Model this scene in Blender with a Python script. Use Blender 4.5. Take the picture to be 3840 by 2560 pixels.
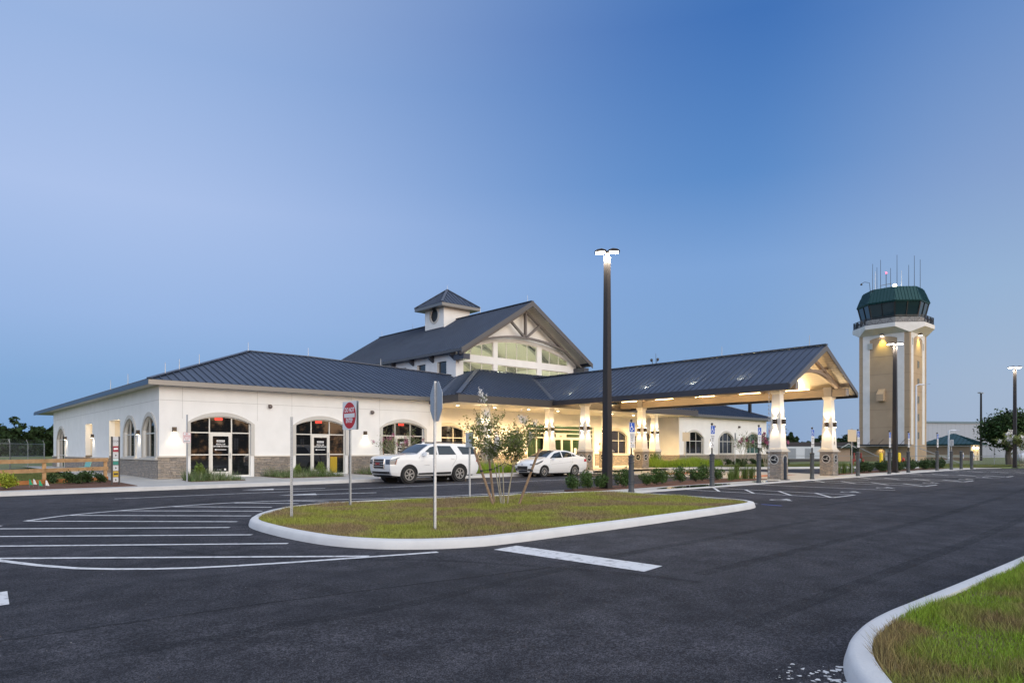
import bpy, bmesh, math, random
import numpy as np
from mathutils import Vector, Matrix
from mathutils.geometry import tessellate_polygon
for o in list(bpy.data.objects): bpy.data.objects.remove(o)
S = bpy.context.scene
COL = S.collection
R_ = math.radians
# World axes: x (u) runs along the terminal front, y (v) runs from the car park towards the building, z up. Metres.
# ---------------------------------------------------------------- camera
cam = bpy.data.cameras.new('camera'); cam.lens = 24; cam.sensor_width = 36; cam.shift_y = 0.107
cam.clip_end = 3000
camo = bpy.data.objects.new('camera', cam); COL.objects.link(camo)
camo.location = (0, 0, 1.70); camo.rotation_euler = (R_(90), 0, R_(-41.7))
S.camera = camo
# ---------------------------------------------------------------- sky
W = bpy.data.worlds.new('World'); S.world = W; W.use_nodes = True
wt = W.node_tree; wt.nodes.clear()
def wn(t, **k):
    n = wt.nodes.new(t)
    for a, b in k.items(): setattr(n, a, b)
    return n
wl = wt.links.new
tc = wn('ShaderNodeTexCoord')
def wdot(vec):
    n = wn('ShaderNodeVectorMath', operation='DOT_PRODUCT'); wl(tc.outputs['Generated'], n.inputs[0]); n.inputs[1].default_value = vec
    return n.outputs['Value']
def wramp(src, lo, hi, stops=None, interp='LINEAR'):
    m = wn('ShaderNodeMapRange'); m.inputs['From Min'].default_value = lo; m.inputs['From Max'].default_value = hi
    wl(src, m.inputs['Value'])
    if stops is None:
        m.interpolation_type = 'SMOOTHSTEP'; return m.outputs['Result']
    r = wn('ShaderNodeValToRGB'); r.color_ramp.interpolation = interp
    while len(r.color_ramp.elements) < len(stops): r.color_ramp.elements.new(0.5)
    for e, (p, c) in zip(r.color_ramp.elements, stops): e.position = p; e.color = (*c, 1)
    wl(m.outputs['Result'], r.inputs['Fac']); return r.outputs['Color']
def wmix(f, a, b):
    m = wn('ShaderNodeMix', data_type='RGBA'); wl(f, m.inputs['Factor']); wl(a, m.inputs['A']); wl(b, m.inputs['B']); return m.outputs['Result']
elev = wdot((0, 0, 1))
K8 = lambda st: [(p, tuple(x * .80 for x in c)) for p, c in st]
left = wramp(elev, 0, 1, K8([(0, (.19, .36, .64)), (.085, (.212, .386, .672)), (.17, (.305, .456, .76)), (.311, (.402, .527, .815)), (.467, (.314, .451, .745)), (.60, (.36, .47, .72)), (1, (.95, .98, 1.08))]))
midr = wramp(elev, 0, 1, K8([(0, (.24, .37, .60)), (.1, (.21, .365, .63)), (.25, (.20, .36, .67)), (.36, (.102, .254, .575)), (.52, (.050, .165, .47)), (.58, (.060, .18, .48)), (1, (.90, .95, 1.08))]))
farr = wramp(elev, 0, 1, K8([(0, (.36, .45, .60)), (.088, (.347, .456, .63)), (.2, (.305, .445, .66)), (.32, (.235, .356, .617)), (.5, (.141, .27, .565)), (1, (.90, .95, 1.08))]))
side = wdot((.7466, -.6652, 0))
front = wmix(wramp(side, .28, .60), wmix(wramp(side, -.52, .32), left, midr), farr)
backw = wramp(elev, 0, 1, [(0, (1.5, .75, .32)), (.05, (1.9, 1.15, .62)), (.16, (2.1, 2.0, 1.85)), (.35, (1.55, 1.60, 1.62)), (.6, (1.0, 1.05, 1.15)), (1, (.75, .78, .87))])
backl = wramp(elev, 0, 1, [(0, (.42, .48, .60)), (.16, (.50, .65, .93)), (.35, (.55, .70, .98)), (.6, (.60, .70, .88)), (1, (.75, .78, .87))])
back = wmix(wramp(wdot((.7466, -.6652, 0)), -.45, .45), backl, backw)
grad = wmix(wramp(wdot((.6652, .7466, 0)), -.45, .25), back, front)
sky = wn('ShaderNodeTexSky', sky_type='NISHITA', sun_disc=False, sun_elevation=R_(3), sun_rotation=R_(180 + 20), air_density=1.0, dust_density=1.0)
skb = wn('ShaderNodeVectorMath', operation='SCALE'); wl(sky.outputs['Color'], skb.inputs[0]); skb.inputs['Scale'].default_value = 0.1
mixs = wn('ShaderNodeMix', data_type='RGBA'); mixs.inputs['Factor'].default_value = 0.06
wl(grad, mixs.inputs['A']); wl(skb.outputs['Vector'], mixs.inputs['B'])
bg = wn('ShaderNodeBackground'); bg.inputs['Strength'].default_value = 1.0; wl(mixs.outputs['Result'], bg.inputs['Color'])
wo = wn('ShaderNodeOutputWorld'); wl(bg.outputs['Background'], wo.inputs['Surface'])
# ---------------------------------------------------------------- after-glow "sun": low, behind the camera, very soft
sun = bpy.data.lights.new('sun', 'SUN'); sun.energy = 0.8; sun.angle = R_(40); sun.color = (1.0, .90, .78)
suno = bpy.data.objects.new('sun', sun); COL.objects.link(suno)
suno.rotation_euler = Vector((.10, .97, -.20)).to_track_quat('-Z', 'Y').to_euler()
S.view_settings.view_transform = 'Standard'; S.view_settings.look = 'None'
S.view_settings.exposure = 0.4; S.view_settings.gamma = 1.0
S.render.engine = 'CYCLES'; S.cycles.use_denoising = True
S.cycles.max_bounces = 6; S.cycles.sample_clamp_indirect = 6; S.cycles.caustics_reflective = False; S.cycles.caustics_refractive = False
# ---------------------------------------------------------------- materials
MATS = {}
def mat(name, col, rough=.6, metal=0., spec=.5, col2=None, nscale=3., bump=0., bscale=40., emit=0., island=0., trans=0., contrast=(.35, .65), coat=0., alpha=1.):
    if name in MATS: return MATS[name]
    m = bpy.data.materials.new(name); m.use_nodes = True; MATS[name] = m
    t = m.node_tree; b = t.nodes['Principled BSDF']; L = t.links.new
    b.inputs['Base Color'].default_value = (*col, 1); b.inputs['Roughness'].default_value = rough
    b.inputs['Metallic'].default_value = metal; b.inputs['Specular IOR Level'].default_value = spec
    b.inputs['Transmission Weight'].default_value = trans; b.inputs['Coat Weight'].default_value = coat
    if alpha < 1: b.inputs['Alpha'].default_value = alpha
    if emit: b.inputs['Emission Color'].default_value = (*col, 1); b.inputs['Emission Strength'].default_value = emit
    co = t.nodes.new('ShaderNodeTexCoord').outputs['Object']
    cur = None
    if col2:
        n = t.nodes.new('ShaderNodeTexNoise'); n.inputs['Scale'].default_value = nscale; n.inputs['Detail'].default_value = 6
        L(co, n.inputs['Vector'])
        r = t.nodes.new('ShaderNodeValToRGB'); r.color_ramp.elements[0].position = contrast[0]; r.color_ramp.elements[1].position = contrast[1]
        r.color_ramp.elements[0].color = (*col, 1); r.color_ramp.elements[1].color = (*col2, 1)
        L(n.outputs['Fac'], r.inputs['Fac']); cur = r.outputs['Color']
    if island:
        g = t.nodes.new('ShaderNodeNewGeometry'); h = t.nodes.new('ShaderNodeHueSaturation')
        mr = t.nodes.new('ShaderNodeMapRange'); mr.inputs['To Min'].default_value = 1 - island; mr.inputs['To Max'].default_value = 1 + island
        L(g.outputs['Random Per Island'], mr.inputs['Value']); L(mr.outputs['Result'], h.inputs['Value'])
        m2 = t.nodes.new('ShaderNodeMapRange'); m2.inputs['To Min'].default_value = .5 - .03 * island; m2.inputs['To Max'].default_value = .5 + .035 * island
        L(g.outputs['Random Per Island'], m2.inputs['Value']); L(m2.outputs['Result'], h.inputs['Hue'])
        if cur is None: h.inputs['Color'].default_value = (*col, 1)
        else: L(cur, h.inputs['Color'])
        cur = h.outputs['Color']
    if cur is not None: L(cur, b.inputs['Base Color'])
    if bump:
        n = t.nodes.new('ShaderNodeTexNoise'); n.inputs['Scale'].default_value = bscale; n.inputs['Detail'].default_value = 5; L(co, n.inputs['Vector'])
        bm = t.nodes.new('ShaderNodeBump'); bm.inputs['Strength'].default_value = bump; bm.inputs['Distance'].default_value = .02
        L(n.outputs['Fac'], bm.inputs['Height']); L(bm.outputs['Normal'], b.inputs['Normal'])
    return m
def stone(name, c1, c2, mortar):
    m = mat(name, c1, .85); t = m.node_tree; b = t.nodes['Principled BSDF']; L = t.links.new
    N = t.nodes.new
    co = [n for n in t.nodes if n.type == 'TEX_COORD'][0].outputs['Object']
    sx = N('ShaderNodeSeparateXYZ'); L(co, sx.inputs[0])
    ad = N('ShaderNodeMath'); ad.operation = 'ADD'; L(sx.outputs['X'], ad.inputs[0]); L(sx.outputs['Y'], ad.inputs[1])
    nz = N('ShaderNodeTexNoise'); nz.inputs['Scale'].default_value = 1.7; nz.inputs['Detail'].default_value = 2; L(co, nz.inputs['Vector'])
    a2 = N('ShaderNodeMath'); a2.operation = 'MULTIPLY_ADD'; L(nz.outputs['Fac'], a2.inputs[0]); a2.inputs[1].default_value = .05; L(sx.outputs['Z'], a2.inputs[2])
    cb = N('ShaderNodeCombineXYZ'); L(ad.outputs[0], cb.inputs['X']); L(a2.outputs[0], cb.inputs['Y'])
    facs = []
    for (w, h, off) in ((.42, .085, .37), (.23, .05, .61)):
        br = N('ShaderNodeTexBrick'); br.inputs['Scale'].default_value = 1; br.inputs['Brick Width'].default_value = w; br.inputs['Row Height'].default_value = h
        br.inputs['Mortar Size'].default_value = .006; br.inputs['Mortar Smooth'].default_value = .3; br.offset = off; br.squash = 1.5; br.squash_frequency = 3
        br.inputs['Color1'].default_value = (*c1, 1); br.inputs['Color2'].default_value = (*c2, 1); br.inputs['Mortar'].default_value = (*mortar, 1); br.inputs['Bias'].default_value = 0
        L(cb.outputs[0], br.inputs['Vector']); facs.append(br)
    n2 = N('ShaderNodeTexNoise'); n2.inputs['Scale'].default_value = 2.3; L(cb.outputs[0], n2.inputs['Vector'])
    gt = N('ShaderNodeMath'); gt.operation = 'GREATER_THAN'; gt.inputs[1].default_value = .52; L(n2.outputs['Fac'], gt.inputs[0])
    mx = N('ShaderNodeMix'); mx.data_type = 'RGBA'; L(gt.outputs[0], mx.inputs['Factor']); L(facs[0].outputs['Color'], mx.inputs['A']); L(facs[1].outputs['Color'], mx.inputs['B'])
    n3 = N('ShaderNodeTexNoise'); n3.inputs['Scale'].default_value = 9; n3.inputs['Detail'].default_value = 8; L(co, n3.inputs['Vector'])
    hv = N('ShaderNodeHueSaturation'); mr = N('ShaderNodeMapRange'); mr.inputs['To Min'].default_value = .55; mr.inputs['To Max'].default_value = 1.45; L(n3.outputs['Fac'], mr.inputs['Value'])
    L(mr.outputs['Result'], hv.inputs['Value']); L(mx.outputs['Result'], hv.inputs['Color']); L(hv.outputs['Color'], b.inputs['Base Color'])
    m3 = N('ShaderNodeMix'); L(gt.outputs[0], m3.inputs['Factor']); L(facs[0].outputs['Fac'], m3.inputs['A']); L(facs[1].outputs['Fac'], m3.inputs['B'])
    sb = N('ShaderNodeMath'); sb.operation = 'MULTIPLY_ADD'; L(m3.outputs['Result'], sb.inputs[0]); sb.inputs[1].default_value = -1.2; L(n3.outputs['Fac'], sb.inputs[2])
    bp = N('ShaderNodeBump'); bp.inputs['Strength'].default_value = .9; bp.inputs['Distance'].default_value = .04; L(sb.outputs[0], bp.inputs['Height']); L(bp.outputs['Normal'], b.inputs['Normal'])
    return m
def planks(name, c1, width=.14, axis='X', rough=.6):
    m = mat(name, c1, rough); t = m.node_tree; b = t.nodes['Principled BSDF']; L = t.links.new; N = t.nodes.new
    co = [n for n in t.nodes if n.type == 'TEX_COORD'][0].outputs['Object']
    sx = N('ShaderNodeSeparateXYZ'); L(co, sx.inputs[0])
    md = N('ShaderNodeMath'); md.operation = 'PINGPONG'; L(sx.outputs[axis], md.inputs[0]); md.inputs[1].default_value = width / 2
    mr = N('ShaderNodeMapRange'); mr.inputs['From Min'].default_value = 0; mr.inputs['From Max'].default_value = .012; L(md.outputs[0], mr.inputs['Value'])
    bp = N('ShaderNodeBump'); bp.inputs['Strength'].default_value = .8; bp.inputs['Distance'].default_value = .02; L(mr.outputs['Result'], bp.inputs['Height']); L(bp.outputs['Normal'], b.inputs['Normal'])
    mx = N('ShaderNodeMix'); mx.data_type = 'RGBA'; L(mr.outputs['Result'], mx.inputs['Factor']); mx.inputs['A'].default_value = (*[c * .45 for c in c1], 1); mx.inputs['B'].default_value = (*c1, 1)
    L(mx.outputs['Result'], b.inputs['Base Color']); return m
def asphalt():
    m = mat('asphalt', (.03, .03, .034), .8, spec=.22); t = m.node_tree; b = t.nodes['Principled BSDF']; L = t.links.new; N = t.nodes.new
    co = [n for n in t.nodes if n.type == 'TEX_COORD'][0].outputs['Object']
    def noise(sc, det=4):
        n = N('ShaderNodeTexNoise'); n.inputs['Scale'].default_value = sc; n.inputs['Detail'].default_value = det; L(co, n.inputs['Vector']); return n.outputs['Fac']
    def ramp(src, a, b_, ca, cb):
        r = N('ShaderNodeValToRGB'); r.color_ramp.elements[0].position = a; r.color_ramp.elements[1].position = b_
        r.color_ramp.elements[0].color = (*ca, 1); r.color_ramp.elements[1].color = (*cb, 1); L(src, r.inputs['Fac']); return r.outputs['Color']
    def mul(a, b_):
        x = N('ShaderNodeMix'); x.data_type = 'RGBA'; x.blend_type = 'MULTIPLY'; x.inputs['Factor'].default_value = 1; L(a, x.inputs['A']); L(b_, x.inputs['B']); return x.outputs['Result']
    base = ramp(noise(.22, 5), .35, .68, (.023, .0225, .026), (.043, .042, .048))
    fine = mul(ramp(noise(75, 2), .40, .62, (.35, .35, .36), (2.1, 2.1, 2.1)), ramp(noise(28, 3), .38, .62, (.62, .62, .64), (1.4, 1.4, 1.4)))
    med = ramp(noise(2.2, 8), .36, .64, (.70, .70, .72), (1.28, 1.28, 1.28))
    c = mul(mul(base, fine), med)
    vo = N('ShaderNodeTexVoronoi'); vo.inputs['Scale'].default_value = 26; L(co, vo.inputs['Vector'])
    lt = N('ShaderNodeMath'); lt.operation = 'LESS_THAN'; lt.inputs[1].default_value = .07; L(vo.outputs['Distance'], lt.inputs[0])
    sc = N('ShaderNodeSeparateColor'); L(vo.outputs['Color'], sc.inputs[0]); g2 = N('ShaderNodeMath'); g2.operation = 'GREATER_THAN'; g2.inputs[1].default_value = .80; L(sc.outputs[0], g2.inputs[0])
    mm = N('ShaderNodeMath'); mm.operation = 'MULTIPLY'; L(lt.outputs[0], mm.inputs[0]); L(g2.outputs[0], mm.inputs[1])
    sp = N('ShaderNodeMix'); sp.data_type = 'RGBA'; L(mm.outputs[0], sp.inputs['Factor']); L(c, sp.inputs['A']); sp.inputs['B'].default_value = (.2, .2, .2, 1)
    # paver-lane seams: slightly darker joints and roller streaks running along the lane
    mp = N('ShaderNodeMapping'); mp.inputs['Scale'].default_value = (.06, 1.1, 1); L(co, mp.inputs['Vector'])
    ns = N('ShaderNodeTexNoise'); ns.inputs['Scale'].default_value = 1.6; ns.inputs['Detail'].default_value = 5; L(mp.outputs[0], ns.inputs['Vector'])
    c2 = mul(sp.outputs['Result'], ramp(ns.outputs['Fac'], .32, .66, (.8, .8, .82), (1.12, 1.12, 1.12)))
    L(c2, b.inputs['Base Color'])
    rr = N('ShaderNodeMapRange'); rr.inputs['To Min'].default_value = .66; rr.inputs['To Max'].default_value = .92; L(noise(.5, 4), rr.inputs['Value']); L(rr.outputs['Result'], b.inputs['Roughness'])
    bp = N('ShaderNodeBump'); bp.inputs['Strength'].default_value = .55; bp.inputs['Distance'].default_value = .012; L(noise(110, 3), bp.inputs['Height']); L(bp.outputs['Normal'], b.inputs['Normal'])
    return m
ASPH = asphalt()
STUCCO = mat('white_stucco', (.85, .845, .83), .9, col2=(.80, .795, .78), nscale=1.3, bump=.45, bscale=22)
TRIM = mat('greige_trim', (.56, .54, .50), .8, bump=.15, bscale=60)
STONE = stone('ledger_stone', (.42, .35, .28), (.27, .245, .225), (.10, .09, .08))
CAPST = mat('cast_stone', (.62, .57, .50), .8, bump=.2, bscale=30)
ROOF = mat('slate_blue_metal', (.052, .072, .116), .48, .3, col2=(.062, .086, .136), nscale=.8)
FASC = mat('grey_fascia_metal', (.20, .195, .19), .32, .6)
DARKF = mat('bronze_fascia_metal', (.105, .096, .092), .36, .4)
GUTT = mat('dark_gutter_metal', (.05, .05, .06), .35, .4)
ALU = mat('pale_aluminium', (.70, .68, .63), .45, .2)
WHITE = mat('white_paint', (.80, .80, .78), .55)
BEAM = mat('beam_paint', (.26, .205, .155), .55, bump=.1, bscale=15)
TRUSS = mat('truss_paint', (.16, .145, .14), .5)
SOFF = planks('soffit_boards', (.66, .63, .58), .15, 'X')
PORCHS = mat('porch_soffit', (.74, .70, .62), .85)
GLASS = mat('dark_window_glass', (.010, .011, .013), .03, spec=.9)
def clear_glass():
    m = bpy.data.materials.new('clear_glass'); m.use_nodes = True; t = m.node_tree; t.nodes.clear(); N = t.nodes.new
    tr = N('ShaderNodeBsdfTransparent'); tr.inputs[0].default_value = (.80, .86, .82, 1); gl = N('ShaderNodeBsdfGlossy'); gl.inputs['Roughness'].default_value = .03
    fr = N('ShaderNodeFresnel'); fr.inputs[0].default_value = 1.5; mx = N('ShaderNodeMixShader'); ge_ = N('ShaderNodeNewGeometry'); iv = N('ShaderNodeMath'); iv.operation = 'SUBTRACT'; iv.inputs[0].default_value = 1; t.links.new(ge_.outputs['Backfacing'], iv.inputs[1]); mu_ = N('ShaderNodeMath'); mu_.operation = 'MULTIPLY'; t.links.new(fr.outputs[0], mu_.inputs[0]); t.links.new(iv.outputs[0], mu_.inputs[1]); t.links.new(mu_.outputs[0], mx.inputs[0]); t.links.new(tr.outputs[0], mx.inputs[1]); t.links.new(gl.outputs[0], mx.inputs[2])
    o = N('ShaderNodeOutputMaterial'); t.links.new(mx.outputs[0], o.inputs[0]); return m
CLEAR = clear_glass()
CONC = mat('concrete', (.47, .455, .43), .85, col2=(.38, .37, .355), nscale=1.1, bump=.2, bscale=45, contrast=(.3, .75))
KERB = mat('kerb_concrete', (.66, .66, .66), .8, col2=(.56, .56, .565), nscale=2.4, bump=.25, bscale=30, contrast=(.3, .8))
PAINT = mat('road_paint', (.68, .68, .69), .7, col2=(.30, .30, .31), nscale=11, bump=.2, bscale=90, contrast=(.50, .74))
PAINTB = mat('road_paint_blue', (.05, .11, .42), .7)
PAVER = mat('red_paver', (.42, .17, .09), .8, col2=(.33, .13, .075), nscale=9, bump=.3, bscale=30)
MULCH = mat('bark_mulch', (.085, .036, .022), .95, col2=(.16, .075, .045), nscale=26, bump=1, bscale=60)
SOIL = mat('thatch_soil', (.10, .075, .035), .95, col2=(.15, .13, .045), nscale=3, bump=.6, bscale=50)
LAWN = mat('far_lawn', (.105, .145, .035), .95, col2=(.16, .16, .06), nscale=.5, bump=.5, bscale=60)
GALV = mat('galvanised_steel', (.50, .52, .54), .45, .75, col2=(.40, .42, .45), nscale=30)
SIGNBK = mat('sign_back_aluminium', (.46, .49, .53), .5, .55)
BRONZE = mat('bronze_pole', (.035, .029, .027), .45, .3)
BLACK = mat('black_paint', (.012, .012, .013), .45)
CHARC = mat('charcoal_bollard', (.055, .060, .066), .5)
TANT = mat('tower_tan', (.43, .32, .215), .85, col2=(.385, .285, .19), nscale=.7, bump=.15, bscale=20)
TWHITE = mat('tower_white', (.74, .73, .72), .8, col2=(.66, .65, .63), nscale=1.1)
GREENR = mat('green_metal_roof', (.008, .055, .060), .38, .35)
RED = mat('sign_red', (.55, .015, .02), .45)
SIGNW = mat('sign_white', (.80, .80, .80), .45)
BLUE = mat('sign_blue', (.01, .10, .52), .45)
TEXTB = mat('sign_black', (.02, .02, .02), .5)
YEL = mat('safety_yellow', (.80, .55, .01), .5)
WOODF = mat('new_fence_wood', (.52, .33, .17), .8, col2=(.42, .24, .11), nscale=5, bump=.2, bscale=25)
STAKE = mat('weathered_stake', (.32, .22, .14), .85, col2=(.24, .16, .10), nscale=14)
WARM = (1.0, .72, .38)
def glow(name, col, e): return mat(name, col, .5, emit=e)
LENS = glow('lamp_lens', (1.0, .86, .62), 14.0)
LEDW = glow('led_lens', (1.0, .93, .82), 30.0)
STRIPL = glow('linear_light_lens', (1.0, .70, .34), 9.0)
EXITR = glow('exit_red', (1.0, .05, .03), .9)
# ---------------------------------------------------------------- mesh builder
class M:
    def __init__(s): s.v = []; s.f = []; s.mi = []; s.m = 0
    def add(s, vs, fs):
        b = len(s.v); s.v += [tuple(p) for p in vs]
        for f in fs: s.f.append(tuple(b + i for i in f)); s.mi.append(s.m)
        return s
    def box(s, x0, x1, y0, y1, z0, z1):
        return s.add([(x, y, z) for z in (z0, z1) for y in (y0, y1) for x in (x0, x1)],
                     [(0, 2, 3, 1), (4, 5, 7, 6), (0, 1, 5, 4), (2, 6, 7, 3), (0, 4, 6, 2), (1, 3, 7, 5)])
    def hexa(s, q0, q1):  # two quads, bottom and top
        return s.add(list(q0) + list(q1), [(3, 2, 1, 0), (4, 5, 6, 7), (0, 1, 5, 4), (1, 2, 6, 5), (2, 3, 7, 6), (3, 0, 4, 7)])
    def frust(s, cx, cy, z0, z1, a0, a1, b0=None, b1=None):
        b0 = a0 if b0 is None else b0; b1 = a1 if b1 is None else b1
        q = lambda a, b, z: [(cx - a, cy - b, z), (cx + a, cy - b, z), (cx + a, cy + b, z), (cx - a, cy + b, z)]
        return s.hexa(q(a0, b0, z0), q(a1, b1, z1))
    def bar(s, p, q, w, h, up=(0, 0, 1)):  # bar from p to q; width w sideways, height h along up, centred
        p, q, up = Vector(p), Vector(q), Vector(up); d = (q - p).normalized(); sd = d.cross(up).normalized(); u = sd.cross(d)
        c = [(-1, -1), (1, -1), (1, 1), (-1, 1)]
        return s.hexa([p + sd * a * w / 2 + u * b * h / 2 for a, b in c], [q + sd * a * w / 2 + u * b * h / 2 for a, b in c])
    def tube(s, p, q, r0, r1=None, n=8):
        r1 = r0 if r1 is None else r1; p, q = Vector(p), Vector(q); d = (q - p).normalized()
        a = d.orthogonal().normalized(); b = d.cross(a)
        vs = [c + (a * math.cos(t) + b * math.sin(t)) * r for c, r in ((p, r0), (q, r1)) for t in [2 * math.pi * i / n for i in range(n)]]
        return s.add(vs, [(i, (i + 1) % n, n + (i + 1) % n, n + i) for i in range(n)] + [tuple(range(n))[::-1], tuple(range(n, 2 * n))])
    def path(s, pts, r0, r1=None, n=6):
        r1 = r0 if r1 is None else r1; k = len(pts) - 1; base = len(s.v); prev = None
        for i, p in enumerate(pts):
            p = Vector(p); d = (Vector(pts[min(i + 1, k)]) - Vector(pts[max(i - 1, 0)])).normalized()
            if prev is None: a = d.orthogonal().normalized()
            else: a = (prev - d * prev.dot(d)); a = a.normalized() if a.length > 1e-6 else d.orthogonal().normalized()
            prev = a; b = d.cross(a); r = r0 + (r1 - r0) * i / k
            s.v += [tuple(p + (a * math.cos(t) + b * math.sin(t)) * r) for t in [2 * math.pi * j / n for j in range(n)]]
        for i in range(k):
            for j in range(n):
                s.f.append((base + i * n + j, base + i * n + (j + 1) % n, base + (i + 1) * n + (j + 1) % n, base + (i + 1) * n + j)); s.mi.append(s.m)
        s.f.append(tuple(base + j for j in range(n))[::-1]); s.mi.append(s.m); s.f.append(tuple(base + k * n + j for j in range(n))); s.mi.append(s.m)
        return s
    def lathe(s, c, prof, n=20, axis='z'):
        base = len(s.v); c = Vector(c)
        for r, h in prof:
            for i in range(n):
                t = 2 * math.pi * i / n; a, b = r * math.cos(t), r * math.sin(t)
                s.v.append(tuple(c + Vector({'z': (a, b, h), 'y': (a, h, b), 'x': (h, a, b)}[axis])))
        k = len(prof)
        for i in range(k - 1):
            for j in range(n):
                s.f.append((base + i * n + j, base + i * n + (j + 1) % n, base + (i + 1) * n + (j + 1) % n, base + (i + 1) * n + j)); s.mi.append(s.m)
        s.f.append(tuple(base + j for j in range(n))[::-1]); s.mi.append(s.m); s.f.append(tuple(base + (k - 1) * n + j for j in range(n))); s.mi.append(s.m)
        return s
    def prism(s, outer, holes, mp, d0, d1):
        loops = [list(outer)] + [list(h) for h in holes]
        flat = [p for l in loops for p in l]; n = len(flat)
        tris = tessellate_polygon([[Vector((p[0], p[1], 0)) for p in l] for l in loops])
        vs = [mp(p[0], d0, p[1]) for p in flat] + [mp(p[0], d1, p[1]) for p in flat]
        fs = [tuple(t) for t in tris] + [tuple(i + n for i in reversed(t)) for t in tris]
        o = 0
        for l in loops:
            k = len(l)
            for i in range(k): a, b = o + i, o + (i + 1) % k; fs.append((a, b, b + n, a + n))
            o += k
        return s.add(vs, fs)
    def flat(s, outer, mp, d=0.):
        tris = tessellate_polygon([[Vector((p[0], p[1], 0)) for p in outer]])
        return s.add([mp(p[0], d, p[1]) for p in outer], [tuple(t) for t in tris])
    def stroke(s, pts, w, mp, d=0.):
        for a, b in zip(pts[:-1], pts[1:]):
            a, b = Vector(a), Vector(b); t = (b - a); 
            if t.length < 1e-6: continue
            t.normalize(); nn = Vector((-t.y, t.x)) * w / 2; e = t * w * .15
            q = [a - e + nn, b + e + nn, b + e - nn, a - e - nn]
            s.add([mp(p.x, d, p.y) for p in q], [(0, 1, 2, 3)])
        return s
    def slab(s, pts, th):  # planar 3-D polygon with thickness downwards along its normal
        P = [Vector(p) for p in pts]; n = Vector((0, 0, 0))
        for i in range(len(P)): n += P[i].cross(P[(i + 1) % len(P)])
        n.normalize(); n = n if n.z >= 0 else -n
        k = len(P); vs = P + [p - n * th for p in P]
        tr = tessellate_polygon([P])
        return s.add(vs, [tuple(t) for t in tr] + [tuple(i + k for i in reversed(t)) for t in tr] + [(i, (i + 1) % k, k + (i + 1) % k, k + i) for i in range(k)])
    def roof(s, pts, ea, eb, spacing=.41, th=.07, rib=(.045, .05), start=.15):
        s.slab(pts, th)
        P = [Vector(p) for p in pts]; n = Vector((0, 0, 0))
        for i in range(len(P)): n += P[i].cross(P[(i + 1) % len(P)])
        n.normalize(); n = n if n.z >= 0 else -n
        a = Vector(ea); e = (Vector(eb) - a); e.normalize(); up = n.cross(e)
        if up.z < 0: up = -up
        q = [((p - a).dot(e), (p - a).dot(up)) for p in P]
        x = min(p[0] for p in q) + start; x1 = max(p[0] for p in q)
        while x < x1 - .02:
            ys = []
            for (ax, ay), (bx, by) in zip(q, q[1:] + q[:1]):
                if (ax - x) * (bx - x) < 0: ys.append(ay + (by - ay) * (x - ax) / (bx - ax))
            ys.sort()
            for y0, y1 in zip(ys[::2], ys[1::2]):
                if y1 - y0 > .1: s.bar(a + e * x + up * y0 + n * rib[1] / 2, a + e * x + up * y1 + n * rib[1] / 2, rib[0], rib[1], n)
            x += spacing
        return s
    def build(s, name, mats, parent=None, smooth=0., org=None, recalc=True):
        me = bpy.data.meshes.new(name)
        o3 = Vector(org) if org is not None else (ORG.get(parent.name, Vector((0, 0, 0))) if parent else Vector((0, 0, 0)))
        me.from_pydata([tuple(Vector(p) - o3) for p in s.v], [], s.f)
        if not isinstance(mats, (list, tuple)): mats = [mats]
        for m in mats: me.materials.append(m)
        me.polygons.foreach_set('material_index', s.mi)
        if recalc:
            b = bmesh.new(); b.from_mesh(me); bmesh.ops.recalc_face_normals(b, faces=b.faces[:]); b.to_mesh(me); b.free()
        if smooth:
            me.polygons.foreach_set('use_smooth', [True] * len(me.polygons)); me.set_sharp_from_angle(angle=R_(smooth))
        me.update()
        o = bpy.data.objects.new(name, me); COL.objects.link(o)
        if parent: o.parent = parent; ORG[o.name] = o3
        else: o.location = o3; ORG[o.name] = o3
        return o
ORG = {}
def tag(o, label, cat, group=None):
    o['label'] = label; o['category'] = cat
    if group: o['group'] = group
    return o
def thing(name, loc, label, cat, group=None, local=False):
    o = bpy.data.objects.new(name, None); COL.objects.link(o); o.location = loc; o.empty_display_size = .3
    ORG[o.name] = Vector((0, 0, 0)) if local else Vector(loc)
    return tag(o, label, cat, group)
def kind(o, k): o['kind'] = k; return o
def dup(root, loc, rotz=0., label=None, group=None, scale=None):
    def rec(o, par):
        c = o.copy(); COL.objects.link(c)
        if par: c.parent = par
        for ch in o.children: rec(ch, c)
        return c
    r = rec(root, None); r.location = loc; r.rotation_euler = (0, 0, rotz)
    if scale: r.scale = scale if hasattr(scale, '__len__') else (scale,) * 3
    if label: r['label'] = label
    if group: r['group'] = group
    return r
def npmesh(name, verts, nper, matl, parent=None, org=(0, 0, 0)):
    me = bpy.data.meshes.new(name); n = len(verts); k = n // nper
    me.vertices.add(n); me.vertices.foreach_set('co', (np.asarray(verts) - np.array(org)).astype(np.float32).ravel())
    me.loops.add(n); me.loops.foreach_set('vertex_index', np.arange(n, dtype=np.int32))
    me.polygons.add(k); me.polygons.foreach_set('loop_start', np.arange(0, n, nper, dtype=np.int32)); me.polygons.foreach_set('loop_total', np.full(k, nper, dtype=np.int32))
    me.materials.append(matl); me.update(); me.validate()
    o = bpy.data.objects.new(name, me); COL.objects.link(o)
    if parent: o.parent = parent
    else: o.location = org
    return o
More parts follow.
